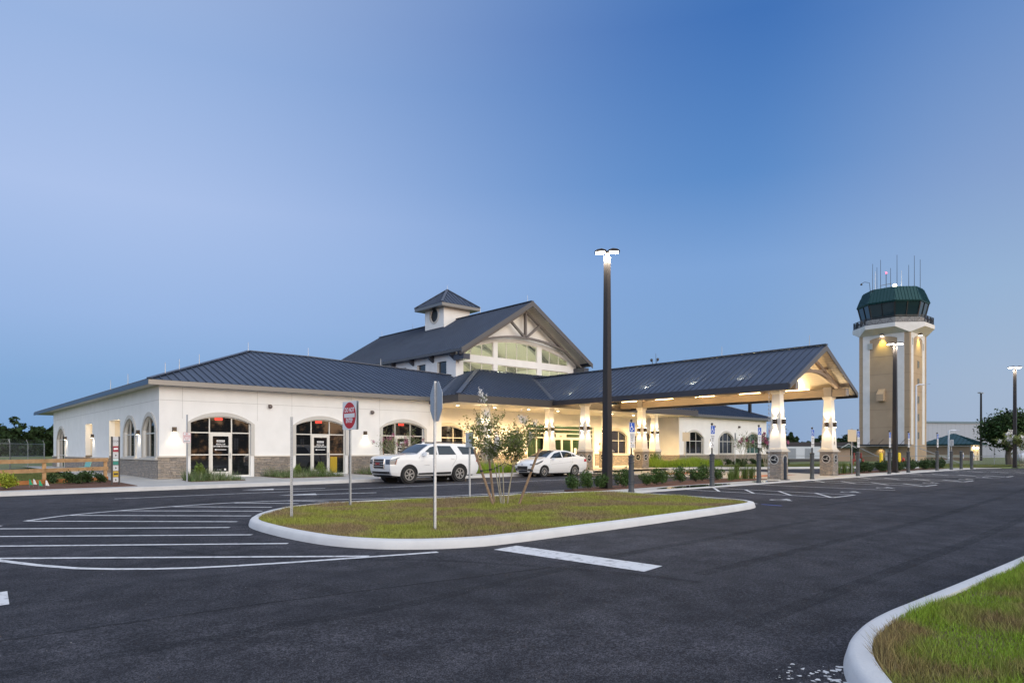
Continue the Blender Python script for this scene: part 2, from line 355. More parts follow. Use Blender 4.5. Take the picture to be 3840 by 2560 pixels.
def leaves(pts, size, rng, aspect=.45, droop=0.):
    pts = np.asarray(pts); n = len(pts)
    a = rng.normal(size=(n, 3)); a[:, 2] = a[:, 2] * .7 - droop; a /= np.linalg.norm(a, axis=1)[:, None]
    b = rng.normal(size=(n, 3)); b -= a * (a * b).sum(1)[:, None]; b /= np.linalg.norm(b, axis=1)[:, None]
    s = size * rng.uniform(.6, 1.3, (n, 1))
    q = np.stack([pts - a * s, pts + b * s * aspect + a * s * .1, pts + a * s, pts - b * s * aspect + a * s * .1], 1)
    return q.reshape(-1, 3)
def blades(xy, z, h, w, rng, lean=.5):
    n = len(xy); th = rng.uniform(0, 2 * np.pi, n); hh = h * rng.uniform(.55, 1.35, n)
    dx, dy = np.cos(th) * w / 2, np.sin(th) * w / 2; la = rng.uniform(0, 2 * np.pi, n); lr = hh * lean * rng.uniform(0, 1.2, n)
    p0 = np.stack([xy[:, 0] - dx, xy[:, 1] - dy, z], 1); p1 = np.stack([xy[:, 0] + dx, xy[:, 1] + dy, z], 1)
    p2 = np.stack([xy[:, 0] + np.cos(la) * lr, xy[:, 1] + np.sin(la) * lr, z + hh], 1)
    return np.stack([p0, p1, p2], 1).reshape(-1, 3)
def inpoly(xy, poly):
    x, y = xy[:, 0], xy[:, 1]; r = np.zeros(len(xy), bool); n = len(poly); j = n - 1
    for i in range(n):
        (xi, yi), (xj, yj) = poly[i], poly[j]
        r ^= ((yi > y) != (yj > y)) & (x < (xj - xi) * (y - yi) / (yj - yi + 1e-12) + xi); j = i
    return r
def Gd(d): return -.02 + .0065 * min(d, 50.)
def G(u, v): return Gd(u * .6652 + v * .7466)
def Gn(xy): return -.02 + .0065 * np.minimum(xy[:, 0] * .6652 + xy[:, 1] * .7466, 50.)
def text(body, size, matl, right, up, pos, name='lettering', parent=None, align='CENTER', sx=1., bold=0.):
    if '\n' in body:
        ls = body.split('\n'); k = len(ls)
        for i, l in enumerate(ls): t = text(l, size, matl, right, up, Vector(pos) + Vector(up).normalized() * size * 1.12 * ((k - 1) / 2 - i), name, parent, align, sx, bold)
        return t
    c = bpy.data.curves.new('txt', 'FONT'); c.body = body; c.size = size; c.align_x = align; c.align_y = 'CENTER'; c.offset = bold
    o = bpy.data.objects.new('txt', c); COL.objects.link(o); bpy.context.view_layer.update()
    me = bpy.data.meshes.new_from_object(o.evaluated_get(bpy.context.evaluated_depsgraph_get())); bpy.data.objects.remove(o); bpy.data.curves.remove(c)
    r, u = Vector(right).normalized(), Vector(up).normalized(); n = r.cross(u)
    me.transform(Matrix.Translation(Vector(pos) - ORG.get(parent.name, Vector((0, 0, 0)))) @ Matrix((r, u, n)).transposed().to_4x4() @ Matrix.Diagonal((sx, 1, 1, 1)))
    me.materials.clear(); me.materials.append(matl); me.name = name
    t = bpy.data.objects.new(name, me); COL.objects.link(t); t.parent = parent; ORG[t.name] = ORG.get(parent.name, Vector((0, 0, 0))); return t
def lamp(kind_, energy, loc, parent, col=WARM, size=.1, aim=(0, 0, -1), angle=100, blend=.6, org=True):
    l = bpy.data.lights.new('lamp_light', kind_); l.energy = energy; l.color = col
    if kind_ == 'SPOT': l.spot_size = R_(angle); l.spot_blend = blend; l.shadow_soft_size = size
    elif kind_ == 'AREA': l.shape = 'RECTANGLE'; l.size = size if not hasattr(size, '__len__') else size[0]; l.size_y = size if not hasattr(size, '__len__') else size[1]
    else: l.shadow_soft_size = size
    o = bpy.data.objects.new('lamp_light', l); COL.objects.link(o); o.parent = parent
    o.location = Vector(loc) - ORG.get(parent.name, Vector((0, 0, 0)))
    o.rotation_euler = Vector(aim).to_track_quat('-Z', 'Y').to_euler(); return o
# ================================================================ GROUND
def sheet(name, poly, off, matl, skirt=.0, seg=None):
    b = bmesh.new(); tris = tessellate_polygon([[Vector((p[0], p[1], 0)) for p in poly]])
    vs = [b.verts.new((p[0], p[1], 0)) for p in poly]
    for t in tris:
        try: b.faces.new([vs[i] for i in t])
        except ValueError: pass
    bmesh.ops.bisect_plane(b, geom=b.verts[:] + b.edges[:] + b.faces[:], plane_co=(50 * .6652, 50 * .7466, 0), plane_no=(.6652, .7466, 0))
    bmesh.ops.recalc_face_normals(b, faces=b.faces[:])
    for f in b.faces:
        if f.normal.z < 0: f.normal_flip()
    for v in b.verts: v.co.z = G(v.co.x, v.co.y) + off
    if skirt:
        r = bmesh.ops.extrude_edge_only(b, edges=[e for e in b.edges if len(e.link_faces) == 1])
        for v in r['geom']:
            if isinstance(v, bmesh.types.BMVert): v.co.z -= skirt
    me = bpy.data.meshes.new(name); b.to_mesh(me); b.free(); me.materials.append(matl)
    o = bpy.data.objects.new(name, me); COL.objects.link(o); return kind(o, 'structure')
def catmull(P, n=4):
    k = len(P); out = []
    for i in range(k):
        a, b, c, d = [np.array(P[(i + j - 1) % k]) for j in range(4)]
        for q in range(n):
            t = q / n; out.append(tuple(.5 * ((2 * b) + (c - a) * t + (2 * a - 5 * b + 4 * c - d) * t * t + (3 * b - a - 3 * c + d) * t ** 3)))
    return out
def inset(P, w):
    k = len(P); out = []; ar = sum(P[i][0] * P[(i + 1) % k][1] - P[(i + 1) % k][0] * P[i][1] for i in range(k)); sg = 1 if ar > 0 else -1
    for i in range(k):
        a, b, c = P[i - 1], P[i], P[(i + 1) % k]
        t = Vector((c[0] - a[0], c[1] - a[1])); t.normalize(); out.append((b[0] - t.y * sg * w, b[1] + t.x * sg * w))
    return out
KW = .20
def kerb(name, P, label=None):
    prof = [(0, -.05), (.0, .02), (.028, .115), (.05, .142), (.085, .152), (KW, .156), (KW + .005, .05)]
    rings = [[(x, y, G(x, y) + z) for x, y in inset(P, w)] for w, z in prof]; m = M(); n = len(P)
    m.add([p for r in rings for p in r], [(j * n + i, j * n + (i + 1) % n, (j + 1) * n + (i + 1) % n, (j + 1) * n + i) for j in range(len(prof) - 1) for i in range(n)])
    # contraction joints, thin dark slots every few metres
    o = m.build(name, KERB, smooth=40); kind(o, 'structure')
    j = M(); acc = 0
    for i in range(n):
        a, b = Vector(P[i]), Vector(P[(i + 1) % n]); acc += (b - a).length
        if acc > 3.05:
            acc = 0; i0, i1 = inset(P, -.004)[i], inset(P, KW)[i]; t = (b - a).normalized() * .006
            j.add([(i0[0] - t.x, i0[1] - t.y, G(*i0) + .04), (i0[0] + t.x, i0[1] + t.y, G(*i0) + .04), (i1[0] + t.x, i1[1] + t.y, G(*i1) + .1585), (i1[0] - t.x, i1[1] - t.y, G(*i1) + .1585),
                   ], [(0, 1, 2, 3)])
    return o
sheet('lawn', [(-350, -120), (420, -120), (420, 420), (-350, 420)], -.06, LAWN)
sheet('asphalt_road', [(-60, -60), (110, -60), (110, -20), (84, 4), (68.5, 13.8), (63, 16), (61, 19), (58.5, 22.2), (53.3, 24.9), (50, 26.3), (47, 28.9), (42.5, 30.4), (-60, 29.6)], 0, ASPH)
# pavements
sheet('terminal_pavement', [(-25, 29.55), (-25, 30.35), (7.0, 30.35), (7.25, 36), (7.25, 52.2), (-14, 53.2), (-14, 55.6), (7.25, 54.8), (7.25, 69), (9.3, 69), (9.3, 36.2), (26, 36.2), (26, 38.7), (52.4, 38.7), (52.4, 31.2), (42.6, 31.2), (42.6, 29.4), (33.2, 29.55)], .15, CONC)
sheet('terminal_kerb', [(-60, 29.4), (33.2, 29.4), (33.2, 29.58), (-60, 29.58)], .153, KERB, .2)
sheet('canopy_plaza', [(33.2, 17.4), (41.8, 17.4), (43.5, 22), (42.6, 30.6), (42.6, 38.6), (33.2, 38.6)], .024, CONC, .1)
PAVEM = sheet('paver_band', [(34.6, 19.2), (39.9, 19.2), (39.9, 20.6), (34.6, 20.6)], .030, PAVER)
sheet('paver_band', [(34.6, 24.6), (39.9, 24.6), (39.9, 26.2), (34.6, 26.2)], .030, PAVER)
sheet('car_park_walkway', [(17.2, 16.35), (19.2, 15.95), (63, 15.95), (66.5, 14.9), (66.5, 16.2), (63.2, 17.35), (42, 17.5), (19.0, 17.35), (17.2, 17.0)], .03, CONC, .1)
sheet('walkway_kerb', [(19.2, 15.80), (63, 15.80), (63, 15.96), (19.2, 15.96)], .034, KERB, .1)
sheet('right_wing_kerb', [(42.5, 30.4), (47, 28.9), (50, 26.3), (53.3, 24.9), (58.5, 22.2), (61, 19.2), (61.5, 19.5), (59, 22.7), (53.6, 25.4), (50.4, 26.8), (47.3, 29.4), (42.5, 30.9)], .15, KERB, .2)
sheet('right_wing_lawn', [(42.6, 30.9), (47.3, 29.4), (50.4, 26.8), (53.6, 25.4), (59, 22.7), (61.5, 19.5), (63.5, 17.4), (110, 16), (110, 45), (68, 36), (52.4, 36), (52.4, 31.2), (42.6, 31.2)], .10, LAWN, .1)
MB1 = sheet('planter_mulch', [(18.9, 17.36), (33.2, 17.5), (33.2, 19.3), (27, 19.5), (20.4, 18.6), (18.9, 18.2)], .06, MULCH, .1)
sheet('planter_mulch', [(41.9, 17.5), (60.5, 17.3), (60.5, 18.6), (42.4, 19)], .07, MULCH, .1)
sheet('planter_mulch', [(-12, 30.35), (6.98, 30.35), (7.1, 35.4), (3.6, 33.6), (-12, 32)], .17, MULCH, .1)
sheet('wet_puddle', catmull([(22.5, 16.5), (24.5, 16.2), (27, 16.25), (28.2, 16.7), (26.5, 17.1), (23.8, 17.0)]), .034, mat('puddle_water', (.02, .02, .022), .04, spec=.8))
sheet('wet_puddle', catmull([(30.2, 16.4), (32, 16.3), (32.6, 16.8), (31, 17.1)]), .034, MATS['puddle_water'])
ISL = catmull([(5.42, 14.0), (5.37, 12.4), (5.52, 11.0), (5.96, 10.05), (6.55, 9.5), (7.2, 9.2), (7.95, 9.08), (9.95, 9.14), (12.06, 9.24), (14.44, 9.4), (16.78, 9.6), (17.9, 9.8), (18.5, 10.25), (18.78, 10.9), (18.85, 11.9), (18.88, 13.2), (18.85, 14.7), (18.55, 15.7), (17.6, 16.45), (15.5, 16.85), (13.5, 17.1), (11.5, 17.6), (10, 17.85), (8.8, 17.85), (7.8, 17.55), (7.0, 16.95), (6.4, 16.3), (5.95, 15.6), (5.6, 14.9)])
kerb('island_kerb', ISL)
FGI = catmull([(40, 2.44), (25, 2.48), (16, 2.50), (13.4, 2.50), (11.4, 2.50), (9.3, 2.51), (7.9, 2.53), (7.05, 2.54), (6.43, 2.50), (5.9, 2.40), (5.48, 2.26), (5.12, 2.08), (4.68, 1.80), (4.2, 1.48), (3.7, 1.08), (3.3, .6), (3.1, 0), (3.0, -2), (3.2, -4.5), (8, -6), (20, -6), (40, -6)])
kerb('foreground_kerb', FGI)
sheet('island_soil', inset(ISL, KW), .12, SOIL)
sheet('foreground_soil', inset(FGI, KW), .12, SOIL)
def grassmat(name, g, br, sc=.55):
    m = mat(name, g, .8, col2=br, nscale=sc, island=.5, contrast=(.43, .58), spec=.2); return m
GRASS = grassmat('dry_lawn_grass', (.31, .32, .065), (.29, .21, .115), .62)
GRASF = grassmat('foreground_grass', (.23, .32, .035), (.27, .20, .09), 1.1)
rng = np.random.default_rng(7)
def sow(name, poly, n, off, h, w, matl, lean=.5, keep=None):
    P = np.array(poly); lo, hi = P.min(0), P.max(0); xy = rng.uniform(lo, hi, (n, 2)); xy = xy[inpoly(xy, poly)]
    if keep is not None: xy = xy[keep(xy)]
    h = h * (1 + .55 * np.sin(xy[:, 0] * 2.1 + 1.3 * np.sin(xy[:, 1] * 1.7)) * np.sin(xy[:, 1] * 2.6 + xy[:, 0]))
    o = npmesh(name, blades(xy, Gn(xy) + off, h, w, rng, lean), 3, matl); return kind(o, 'stuff')
isl_in = inset(ISL, KW + .01)
o = sow('island_grass', isl_in, 330000, .115, .055, .011, GRASS, .8, lambda p: rng.uniform(size=len(p)) < np.clip(1.15 - (p[:, 0] * .6652 + p[:, 1] * .7466 - 9) / 22, .35, 1))
o['label'] = 'yellow-green dry grass on the kerbed island'
fg_in = inset(FGI, KW + .01)
vis = [(3.3, -.2), (6.5, .5), (15, 1.4), (15, 2.5), (5, 2.5), (3.4, 1.3)]
o = sow('foreground_grass', vis, 150000, .115, .075, .007, GRASF, .9, lambda p: inpoly(p, fg_in) & (rng.uniform(size=len(p)) < np.clip(1.5 - (p[:, 0] * .6652 + p[:, 1] * .7466 - 5) / 6, .25, 1)))
o['label'] = 'lush and dry grass inside the nearest white kerb'
o = sow('lawn_grass', [(43, 31), (47.5, 29.5), (54, 25.6), (61, 20), (64, 17.6), (76, 15.5), (76, 27), (60, 33)], 60000, .095, .08, .03, LAWN, .7); o['label'] = 'mown lawn beyond the accessible bays'
o = sow('lawn_grass', [(-10, 33), (3.2, 34), (6.9, 36.4), (7.1, 52), (-10, 53)], 60000, -.06, .18, .02, LAWN, .7); o['label'] = 'lawn behind the wooden fence'
# ---------------------------------------------------------------- painted markings
gp = lambda off: (lambda s, d, t: (s, t, G(s, t) + off))
def marking(name, strokes, w, matl=PAINT, off=.005, polys=()):
    m = M()
    for st in strokes:
        pts = [Vector(p) for p in st]; fine = [pts[0]]
        for a, b in zip(pts[:-1], pts[1:]):
            k = max(1, int((b - a).length / 1.5)); fine += [a + (b - a) * (i + 1) / k for i in range(k)]
        off += .00013
        for a, b in zip(fine[:-1], fine[1:]):
            t = (b - a).normalized(); nn = Vector((-t.y, t.x)) * w / 2; q = [a - t * .004 + nn, b + t * .004 + nn, b + t * .004 - nn, a - t * .004 - nn]
            m.add([(p.x, p.y, G(p.x, p.y) + off) for p in q], [(0, 1, 2, 3)])
    for P in polys: m.add([(x, y, G(x, y) + off) for x, y in P], [tuple(range(len(P)))])
    return kind(m.build(name, matl, recalc=False), 'structure')
marking('stop_bar', [], .1, polys=[[(7.36, 8.72), (7.95, 8.80), (8.16, 5.90), (7.60, 5.80)], [(.50, 10.0), (.92, 10.06), (.86, 9.21), (.45, 9.15)]])
hb = catmull([(1.56, 18.49), (2.09, 19.25), (3.06, 20.16), (4.32, 20.72), (5.77, 21.15), (7.4, 21.35), (9.2, 20.95), (11.4, 19.95), (11.4, 19.95)])[4:29]
lo = [(.55, 16.2), (.60, 14.9), (.78, 13.8), (1.08, 12.83), (1.46, 11.94), (1.83, 11.29), (2.22, 10.86), (2.63, 10.52), (3.06, 10.24), (3.52, 10.03), (4.27, 9.76), (5.1, 9.52), (5.98, 9.26), (6.5, 9.12)]
hs = [[(1.02, 13.15), (5.45, 9.50)], [(.66, 15.15), (5.09, 11.7)], [(.75, 16.78), (5.07, 13.32)], [(1.3, 17.95), (5.17, 14.84)], [(2.16, 19.19), (5.7, 15.87)], [(3.12, 20.1), (6.43, 16.97)], [(4.31, 20.68), (7.14, 18.03)], [(5.77, 21.06), (7.8, 19.0)], [(7.55, 21.2), (8.9, 19.7)], [(9.12, 20.86), (9.9, 19.7)]]
marking('hatch_marking', [[tuple(p) for p in hb], [(11.4, 19.95), (13.55, 19.3), (16, 19.05), (19.4, 18.65)], [(.6, 16.3), (.95, 17.4), (1.56, 18.49)], lo] + hs, .125)
marking('lane_marking', [[(5.2, 25.55), (12, 25.2), (20, 24.9), (31.5, 24.9)]], .11)
marking('arrow_marking', [[(10.9, 27.0), (13.0, 26.2)], [(10.9, 23.2), (13.2, 22.45)]], .16, polys=[[(10.0, 27.35), (11.3, 27.35), (11.0, 26.6)], [(9.9, 23.5), (11.3, 23.55), (11.0, 22.8)]])
st = []
for u0, u1, ve in ((23.35, 25.18, 10.0), (33.0, 34.65, 10.2), (38.55, 40.2, 10.2), (46.4, 48.0, 10.2), (54.0, 55.6, 10.3)):
    st += [[(u0, 15.7), (u0 + .1, ve)], [(u1, 15.7), (u1 + .1, ve + .03)], [(u0 + .1, ve), (u1 + .1, ve + .03)]]
    for k in range(4): v = ve + .05 + k * 1.42; st.append([(u0 + .08, v), (u1 + .04, v + 1.35)])
for u in (28.75, 44.0, 51.2, 58.4, 61.2): st.append([(u, 15.7), (u + .3, 10.0)])
st += [[(19.1, 15.6), (19.15, 10.4)], [(36.9, 15.4), (37.0, 14.0)]]
marking('stall_marking', st, .10)
marking('stall_marking', [[(48, 7.9), (40, 8.0)], [(64, 7.0), (56, 7.4)], [(30, 5.6), (29.2, 5.4)]], .1)
marking('blue_stall_marking', [[(19.12, 10.25), (19.06, 9.6)]], .11, PAINTB)
def wheelchair(mp, m, s=1., w=.1):
    m.prism([(.10 * s + .11 * s * math.cos(t), .82 * s + .11 * s * math.sin(t)) for t in np.linspace(0, 6.2, 12)], [], mp, 0, .0006) if False else m.flat([(-.05 * s + .11 * s * math.cos(t), .86 * s + .11 * s * math.sin(t)) for t in np.linspace(0, 5.9, 12)], mp)
    m.stroke([(-.05 * s, .72 * s), (-.02 * s, .30 * s), (.30 * s, .28 * s), (.46 * s, -.06 * s), (.58 * s, -.02 * s)], w * s, mp)
    m.stroke([(-.04 * s, .52 * s), (.24 * s, .50 * s)], w * s * .8, mp, .0003)
    m.stroke([(-.12 * s + .0, .40 * s)] + [(.02 * s + .36 * s * math.cos(t), .04 * s + .36 * s * math.sin(t)) for t in np.linspace(2.0, 5.9, 14)], w * s * .9, mp, .0006)
for cu, cv in ((21.35, 10.5), (26.95, 10.6), (30.8, 10.75), (36.6, 10.8), (42.1, 10.8), (45.2, 10.8)):
    m = M(); wheelchair(lambda s, d, t: (cu + t - .3, cv - s + .2, G(cu, cv) + .0055 + d), m, .75, .14); kind(m.build('accessibility_marking', PAINT, recalc=False), 'structure')
# paint splash on the asphalt by the foreground kerb
m = M(); r2 = random.Random(3)
for i in range(150):
    t = r2.random() ** 1.8; a = r2.uniform(0, 1); x = 4.75 - t * .45 + a * .75; y = 1.86 + t * .40 + a * .42 + r2.uniform(-.08, .08); s_ = r2.uniform(.004, .022) * (1.3 - t)
    k = r2.randint(5, 8); m.add([(x + s_ * r2.uniform(.5, 1.6) * math.cos(6.28 * j / k), y + s_ * r2.uniform(.5, 1.6) * math.sin(6.28 * j / k), G(x, y) + .004 + i * 1e-6) for j in range(k)], [tuple(range(k))])
kind(m.build('paint_splash', KERB, recalc=False), 'structure')

# wear on the asphalt: tyre marks, repaired seam, scattered grit
TYM = mat('tyre_mark_rubber', (.012, .012, .013), .7, alpha=.20); SEAM = mat('asphalt_seam', (.012, .012, .013), .8, alpha=.55)
marking('tyre_mark', [catmull([(2.0, 14.3), (2.8, 13.6), (3.3, 12.5), (3.7, 11.2), (4.4, 10.2), (5.2, 9.4), (6.2, 8.2), (7.2, 6.2), (7.6, 4.6), (7.6, 4.6)])[4:32]], .16, TYM, .0025)
marking('tyre_mark', [[(6, 3.4), (14, 3.7), (26, 4.4), (40, 6.2)], [(8, 5.2), (18, 5.5), (32, 6.6), (46, 8.2)], [(-2, 6.5), (4, 6.3), (9, 7.0), (16, 7.2)]], .22, TYM, .0032)
marking('pavement_seam', [[(-20, 21.9), (2, 21.95), (6.5, 22.0), (31, 21.8)], [(19.2, 8.9), (40, 9.0), (62, 9.3)], [(-8, 8.0), (3, 7.4), (6.9, 6.9)]], .035, SEAM, .0040)
m = M(); r3 = random.Random(8)
for i in range(160):
    d = 4.2 + 22 * r3.random() ** 2.2; a = r3.uniform(-.70, .70); u, v = d * (a * .7466 + .6652), d * (.7466 - a * .6652)
    s_ = r3.uniform(.002, .006); z = G(u, v) + .002
    if v < 2.6 or (5.3 < u < 19 and 9 < v < 18): continue
    m.add([(u - s_, v - s_, z), (u + s_, v - s_ * .6, z), (u + s_ * .5, v + s_, z), (u - s_ * .8, v + s_ * .6, z), (u, v, z + s_)], [(0, 1, 4), (1, 2, 4), (2, 3, 4), (3, 0, 4)])
o = m.build('loose_grit', mat('grit_stone', (.22, .22, .22), .8, island=.4), recalc=False); kind(o, 'stuff'); o['label'] = 'loose pale grit scattered on the asphalt'
# ================================================================ TERMINAL BUILDING
BL = thing('terminal_building', (9.22, 36.0, .3), 'low white stucco terminal with blue-grey standing-seam roofs, arched windows and square cupola', 'building')
FV = 36.0; LU = 9.22; EV = 38.5
front = lambda s, d, z: (s, FV - d, z)
entry = lambda s, d, z: (s, EV - d, z)
leftm = lambda s, d, z: (LU - d, s, z)
def arch(x0, x1, zs, zc, n=14):
    h = (x1 - x0) / 2; r = zc - zs
    if r < .005: return [(x0, zs), (x1, zs)]
    R = (h * h + r * r) / (2 * r); cz = zc - R; a = math.asin(min(1, h / R)); a = a if r <= h else math.pi - a
    return [((x0 + x1) / 2 + R * math.sin(-a + 2 * a * i / n), cz + R * math.cos(-a + 2 * a * i / n)) for i in range(n + 1)]
def opening(x0, x1, zb, zs, zc): return [(x0, zb)] + arch(x0, x1, zs, zc) + [(x1, zb)]
def archz(x, x0, x1, zs, zc):
    h = (x1 - x0) / 2; r = zc - zs
    if r < .005: return zs
    R = (h * h + r * r) / (2 * r); return zc - R + math.sqrt(max(0, R * R - (x - (x0 + x1) / 2) ** 2))
def window(mp, x0, x1, zb, zs, zc, mull=(), tran=(), trim=.19, trimz=1.44, sill=False, pane=GLASS, depth=.12, fm=ALU, fw=.055, parent=None, name='window', panename='pane'):
    m = M(); m.prism(opening(x0, x1, zb, zs, zc), [opening(x0 + fw, x1 - fw, zb + fw, zs, zc - fw)], mp, -depth - .05, -depth + .02)
    for s in mull: m.prism([(s - fw / 2, zb + fw), (s + fw / 2, zb + fw), (s + fw / 2, archz(s, x0, x1, zs, zc) - fw * .6), (s - fw / 2, archz(s, x0, x1, zs, zc) - fw * .6)], [], mp, -depth - .045, -depth + .016)
    for z in tran: m.prism([(x0 + fw, z - fw / 2), (x1 - fw, z - fw / 2), (x1 - fw, z + fw / 2), (x0 + fw, z + fw / 2)], [], mp, -depth - .04, -depth + .012)
    w = m.build(name, fm, parent or BL)
    g = M(); g.prism(opening(x0 + fw * .5, x1 - fw * .5, zb + fw * .5, zs, zc - fw * .5), [], mp, -depth - .03, -depth - .02); g.build(panename, pane, w)
    if trim:
        t = M(); outer = [(x0 - trim, trimz)] + arch(x0 - trim, x1 + trim, zs - .02, zc + trim + .02) + [(x1 + trim, trimz)]
        inner = [(x1, trimz)] + arch(x0, x1, zs, zc)[::-1] + [(x0, trimz)]
        t.prism(outer + inner, [], mp, 0, .06); t.build('trim', TRIM, w)
    if sill:
        t = M(); t.prism([(x0 - trim - .06, zb - .12), (x1 + trim + .06, zb - .12), (x1 + trim + .06, zb + .0), (x0 - trim - .06, zb + .0)], [], mp, -.1, .13); t.build('sill', CAPST, w)
    return w
SCON = []
def wall_lamp(mp, s, z, energy=9, parent=None, both=False, rake=.0):
    """half-round wall sconce with a lens below (and above when both)"""
    m = M(); h = .28 if both else .24
    m.prism([(s - .10, z - h / 2), (s + .10, z - h / 2), (s + .10, z + h / 2), (s - .10, z + h / 2)], [], mp, .0, .04)
    m.prism([(s - .075, z - h / 2), (s + .075, z - h / 2), (s + .075, z + h / 2), (s - .075, z + h / 2)], [], mp, .04, .15)
    f = m.build('wall_lamp', mat('bronze_fixture', (.10, .075, .055), .4, .5), parent or BL)
    l = M(); l.prism([(s - .065, z - h / 2 - .012), (s + .065, z - h / 2 - .012), (s + .065, z - h / 2 - .001), (s - .065, z - h / 2 - .001)], [], mp, .035, .14)
    if both: l.prism([(s - .065, z + h / 2 + .001), (s + .065, z + h / 2 + .001), (s + .065, z + h / 2 + .012), (s - .065, z + h / 2 + .012)], [], mp, .035, .14)
    l.build('lens', LENS, f)
    nrm = Vector(mp(0, 1, 0)) - Vector(mp(0, 0, 0)); q = Vector(mp(s, .12, z - h / 2 - .03))
    lamp('SPOT', energy, q, f, (1, .84, .60) if not both else (1, .80, .52), .03, Vector((0, 0, -1)) - nrm * .10, 80 if both else 105, .8)
    if both: lamp('SPOT', energy, Vector(mp(s, .12, z + h / 2 + .03)), f, (1, .80, .52), .03, Vector((0, 0, 1)) - nrm * .02, 80, .8)
    return f
# ---- left wing walls
ops = [(12.14 - 1.5, 12.14 + 1.5), (17.62 - 1.5, 17.62 + 1.5), (23.09 - 1.5, 23.09 + 1.5)]
ZB, ZS, ZC = .41, 3.13, 3.48
w = M(); w.prism([(LU, .1), (25.97, .1), (25.97, 4.95), (LU, 4.95)], [opening(a, b, ZB, ZS, ZC) for a, b in ops], front, -.3, 0); w.build('front_wall', STUCCO, BL)
lops = [(40.46, 42.92, 1.38, 2.75, 3.46), (36.48, 38.94, 1.38, 2.75, 3.46)]
lhol = [opening(*o_) for o_ in lops] + [opening(61.7, 65.2, .3, 2.6, 3.46), [(44.0, .3), (44.0, 3.52), (46.75, 3.52), (46.75, .3)], [(51.7, .3), (51.7, 3.52), (53.95, 3.52), (53.95, .3)]]
w = M(); w.prism([(36.31, .1), (67.2, .1), (67.2, 4.95), (36.31, 4.95)], lhol, leftm, -.3, 0); w.build('side_wall', STUCCO, BL)
w = M(); w.box(25.67, 25.97, 36.31, 38.8, .1, 4.9); w.build('return_wall', STUCCO, BL); w = M(); w.box(9.5, 25.6, 66.9, 67.2, .1, 4.9); w.build('rear_wall', STUCCO, BL)
for v0, v1 in ((44.0, 46.75), (51.7, 53.95)):   # lit recesses in the side wall
    m = M(); m.box(LU + 1.5, LU + 1.6, v0 - .1, v1 + .1, .1, 3.7); m.box(LU + .3, LU + 1.5, v0 - .1, v0 - .001, .1, 3.62); m.box(LU + .3, LU + 1.5, v1 + .001, v1 + .1, .1, 3.62); m.box(LU + .3, LU + 1.5, v0, v1, 3.53, 3.62)
    rc = m.build('recess', mat('recess_stucco', (.74, .68, .58), .9), BL)
    s_ = M(); s_.box(LU + .0, LU + 1.48, v1 - .06, v1, .3, 1.42); s_.box(LU + 1.42, LU + 1.49, v0, v1 - .07, .3, 1.42); s_.build('stone_veneer', STONE, rc)
    lamp('POINT', 22, (LU + .6, (v0 + v1) / 2, 3.3), rc, (1, .78, .50), .1)
# ---- stone wainscot + cap
def wains(segs, mp, top=1.40, base=.1, end=None):
    for a, b in segs:
        m = M(); c = M(); m.prism([(a, base), (b, base), (b, top), (a, top)], [], mp, -.02, .07); c.prism([(a - .0, top), (b + .0, top), (b, top + .07), (a, top + .07)], [], mp, -.02, .11)
        o = m.build('stone_veneer', STONE, BL); c.build('cap_ledge', CAPST, o)
TW = 1.69
wains([(LU - .07, 12.14 - TW), (12.14 + TW, 17.62 - TW), (17.62 + TW, 23.09 - TW), (23.09 + TW, 25.97)], front)
wains([(36.0, 43.98), (46.77, 51.68), (53.97, 61.5), (65.4, 67.2)], leftm, 1.26)
# ---- control joints
m = M(); m.prism([(LU, 4.185), (25.97, 4.185), (25.97, 4.20), (LU, 4.20)], [], front, 0, .004); m.prism([(36.0, 4.185), (67.2, 4.185), (67.2, 4.2), (36.0, 4.2)], [], leftm, 0, .004)
for u in (10.28, 14.0, 15.9, 19.5, 21.4, 25.0): m.prism([(u - .006, 3.3), (u + .006, 3.3), (u + .006, 4.86), (u - .006, 4.86)], [], front, 0, .0035)
m.build('control_joint', mat('joint_grey', (.45, .44, .42), .9), BL)  # joint strips slightly darker than the stucco
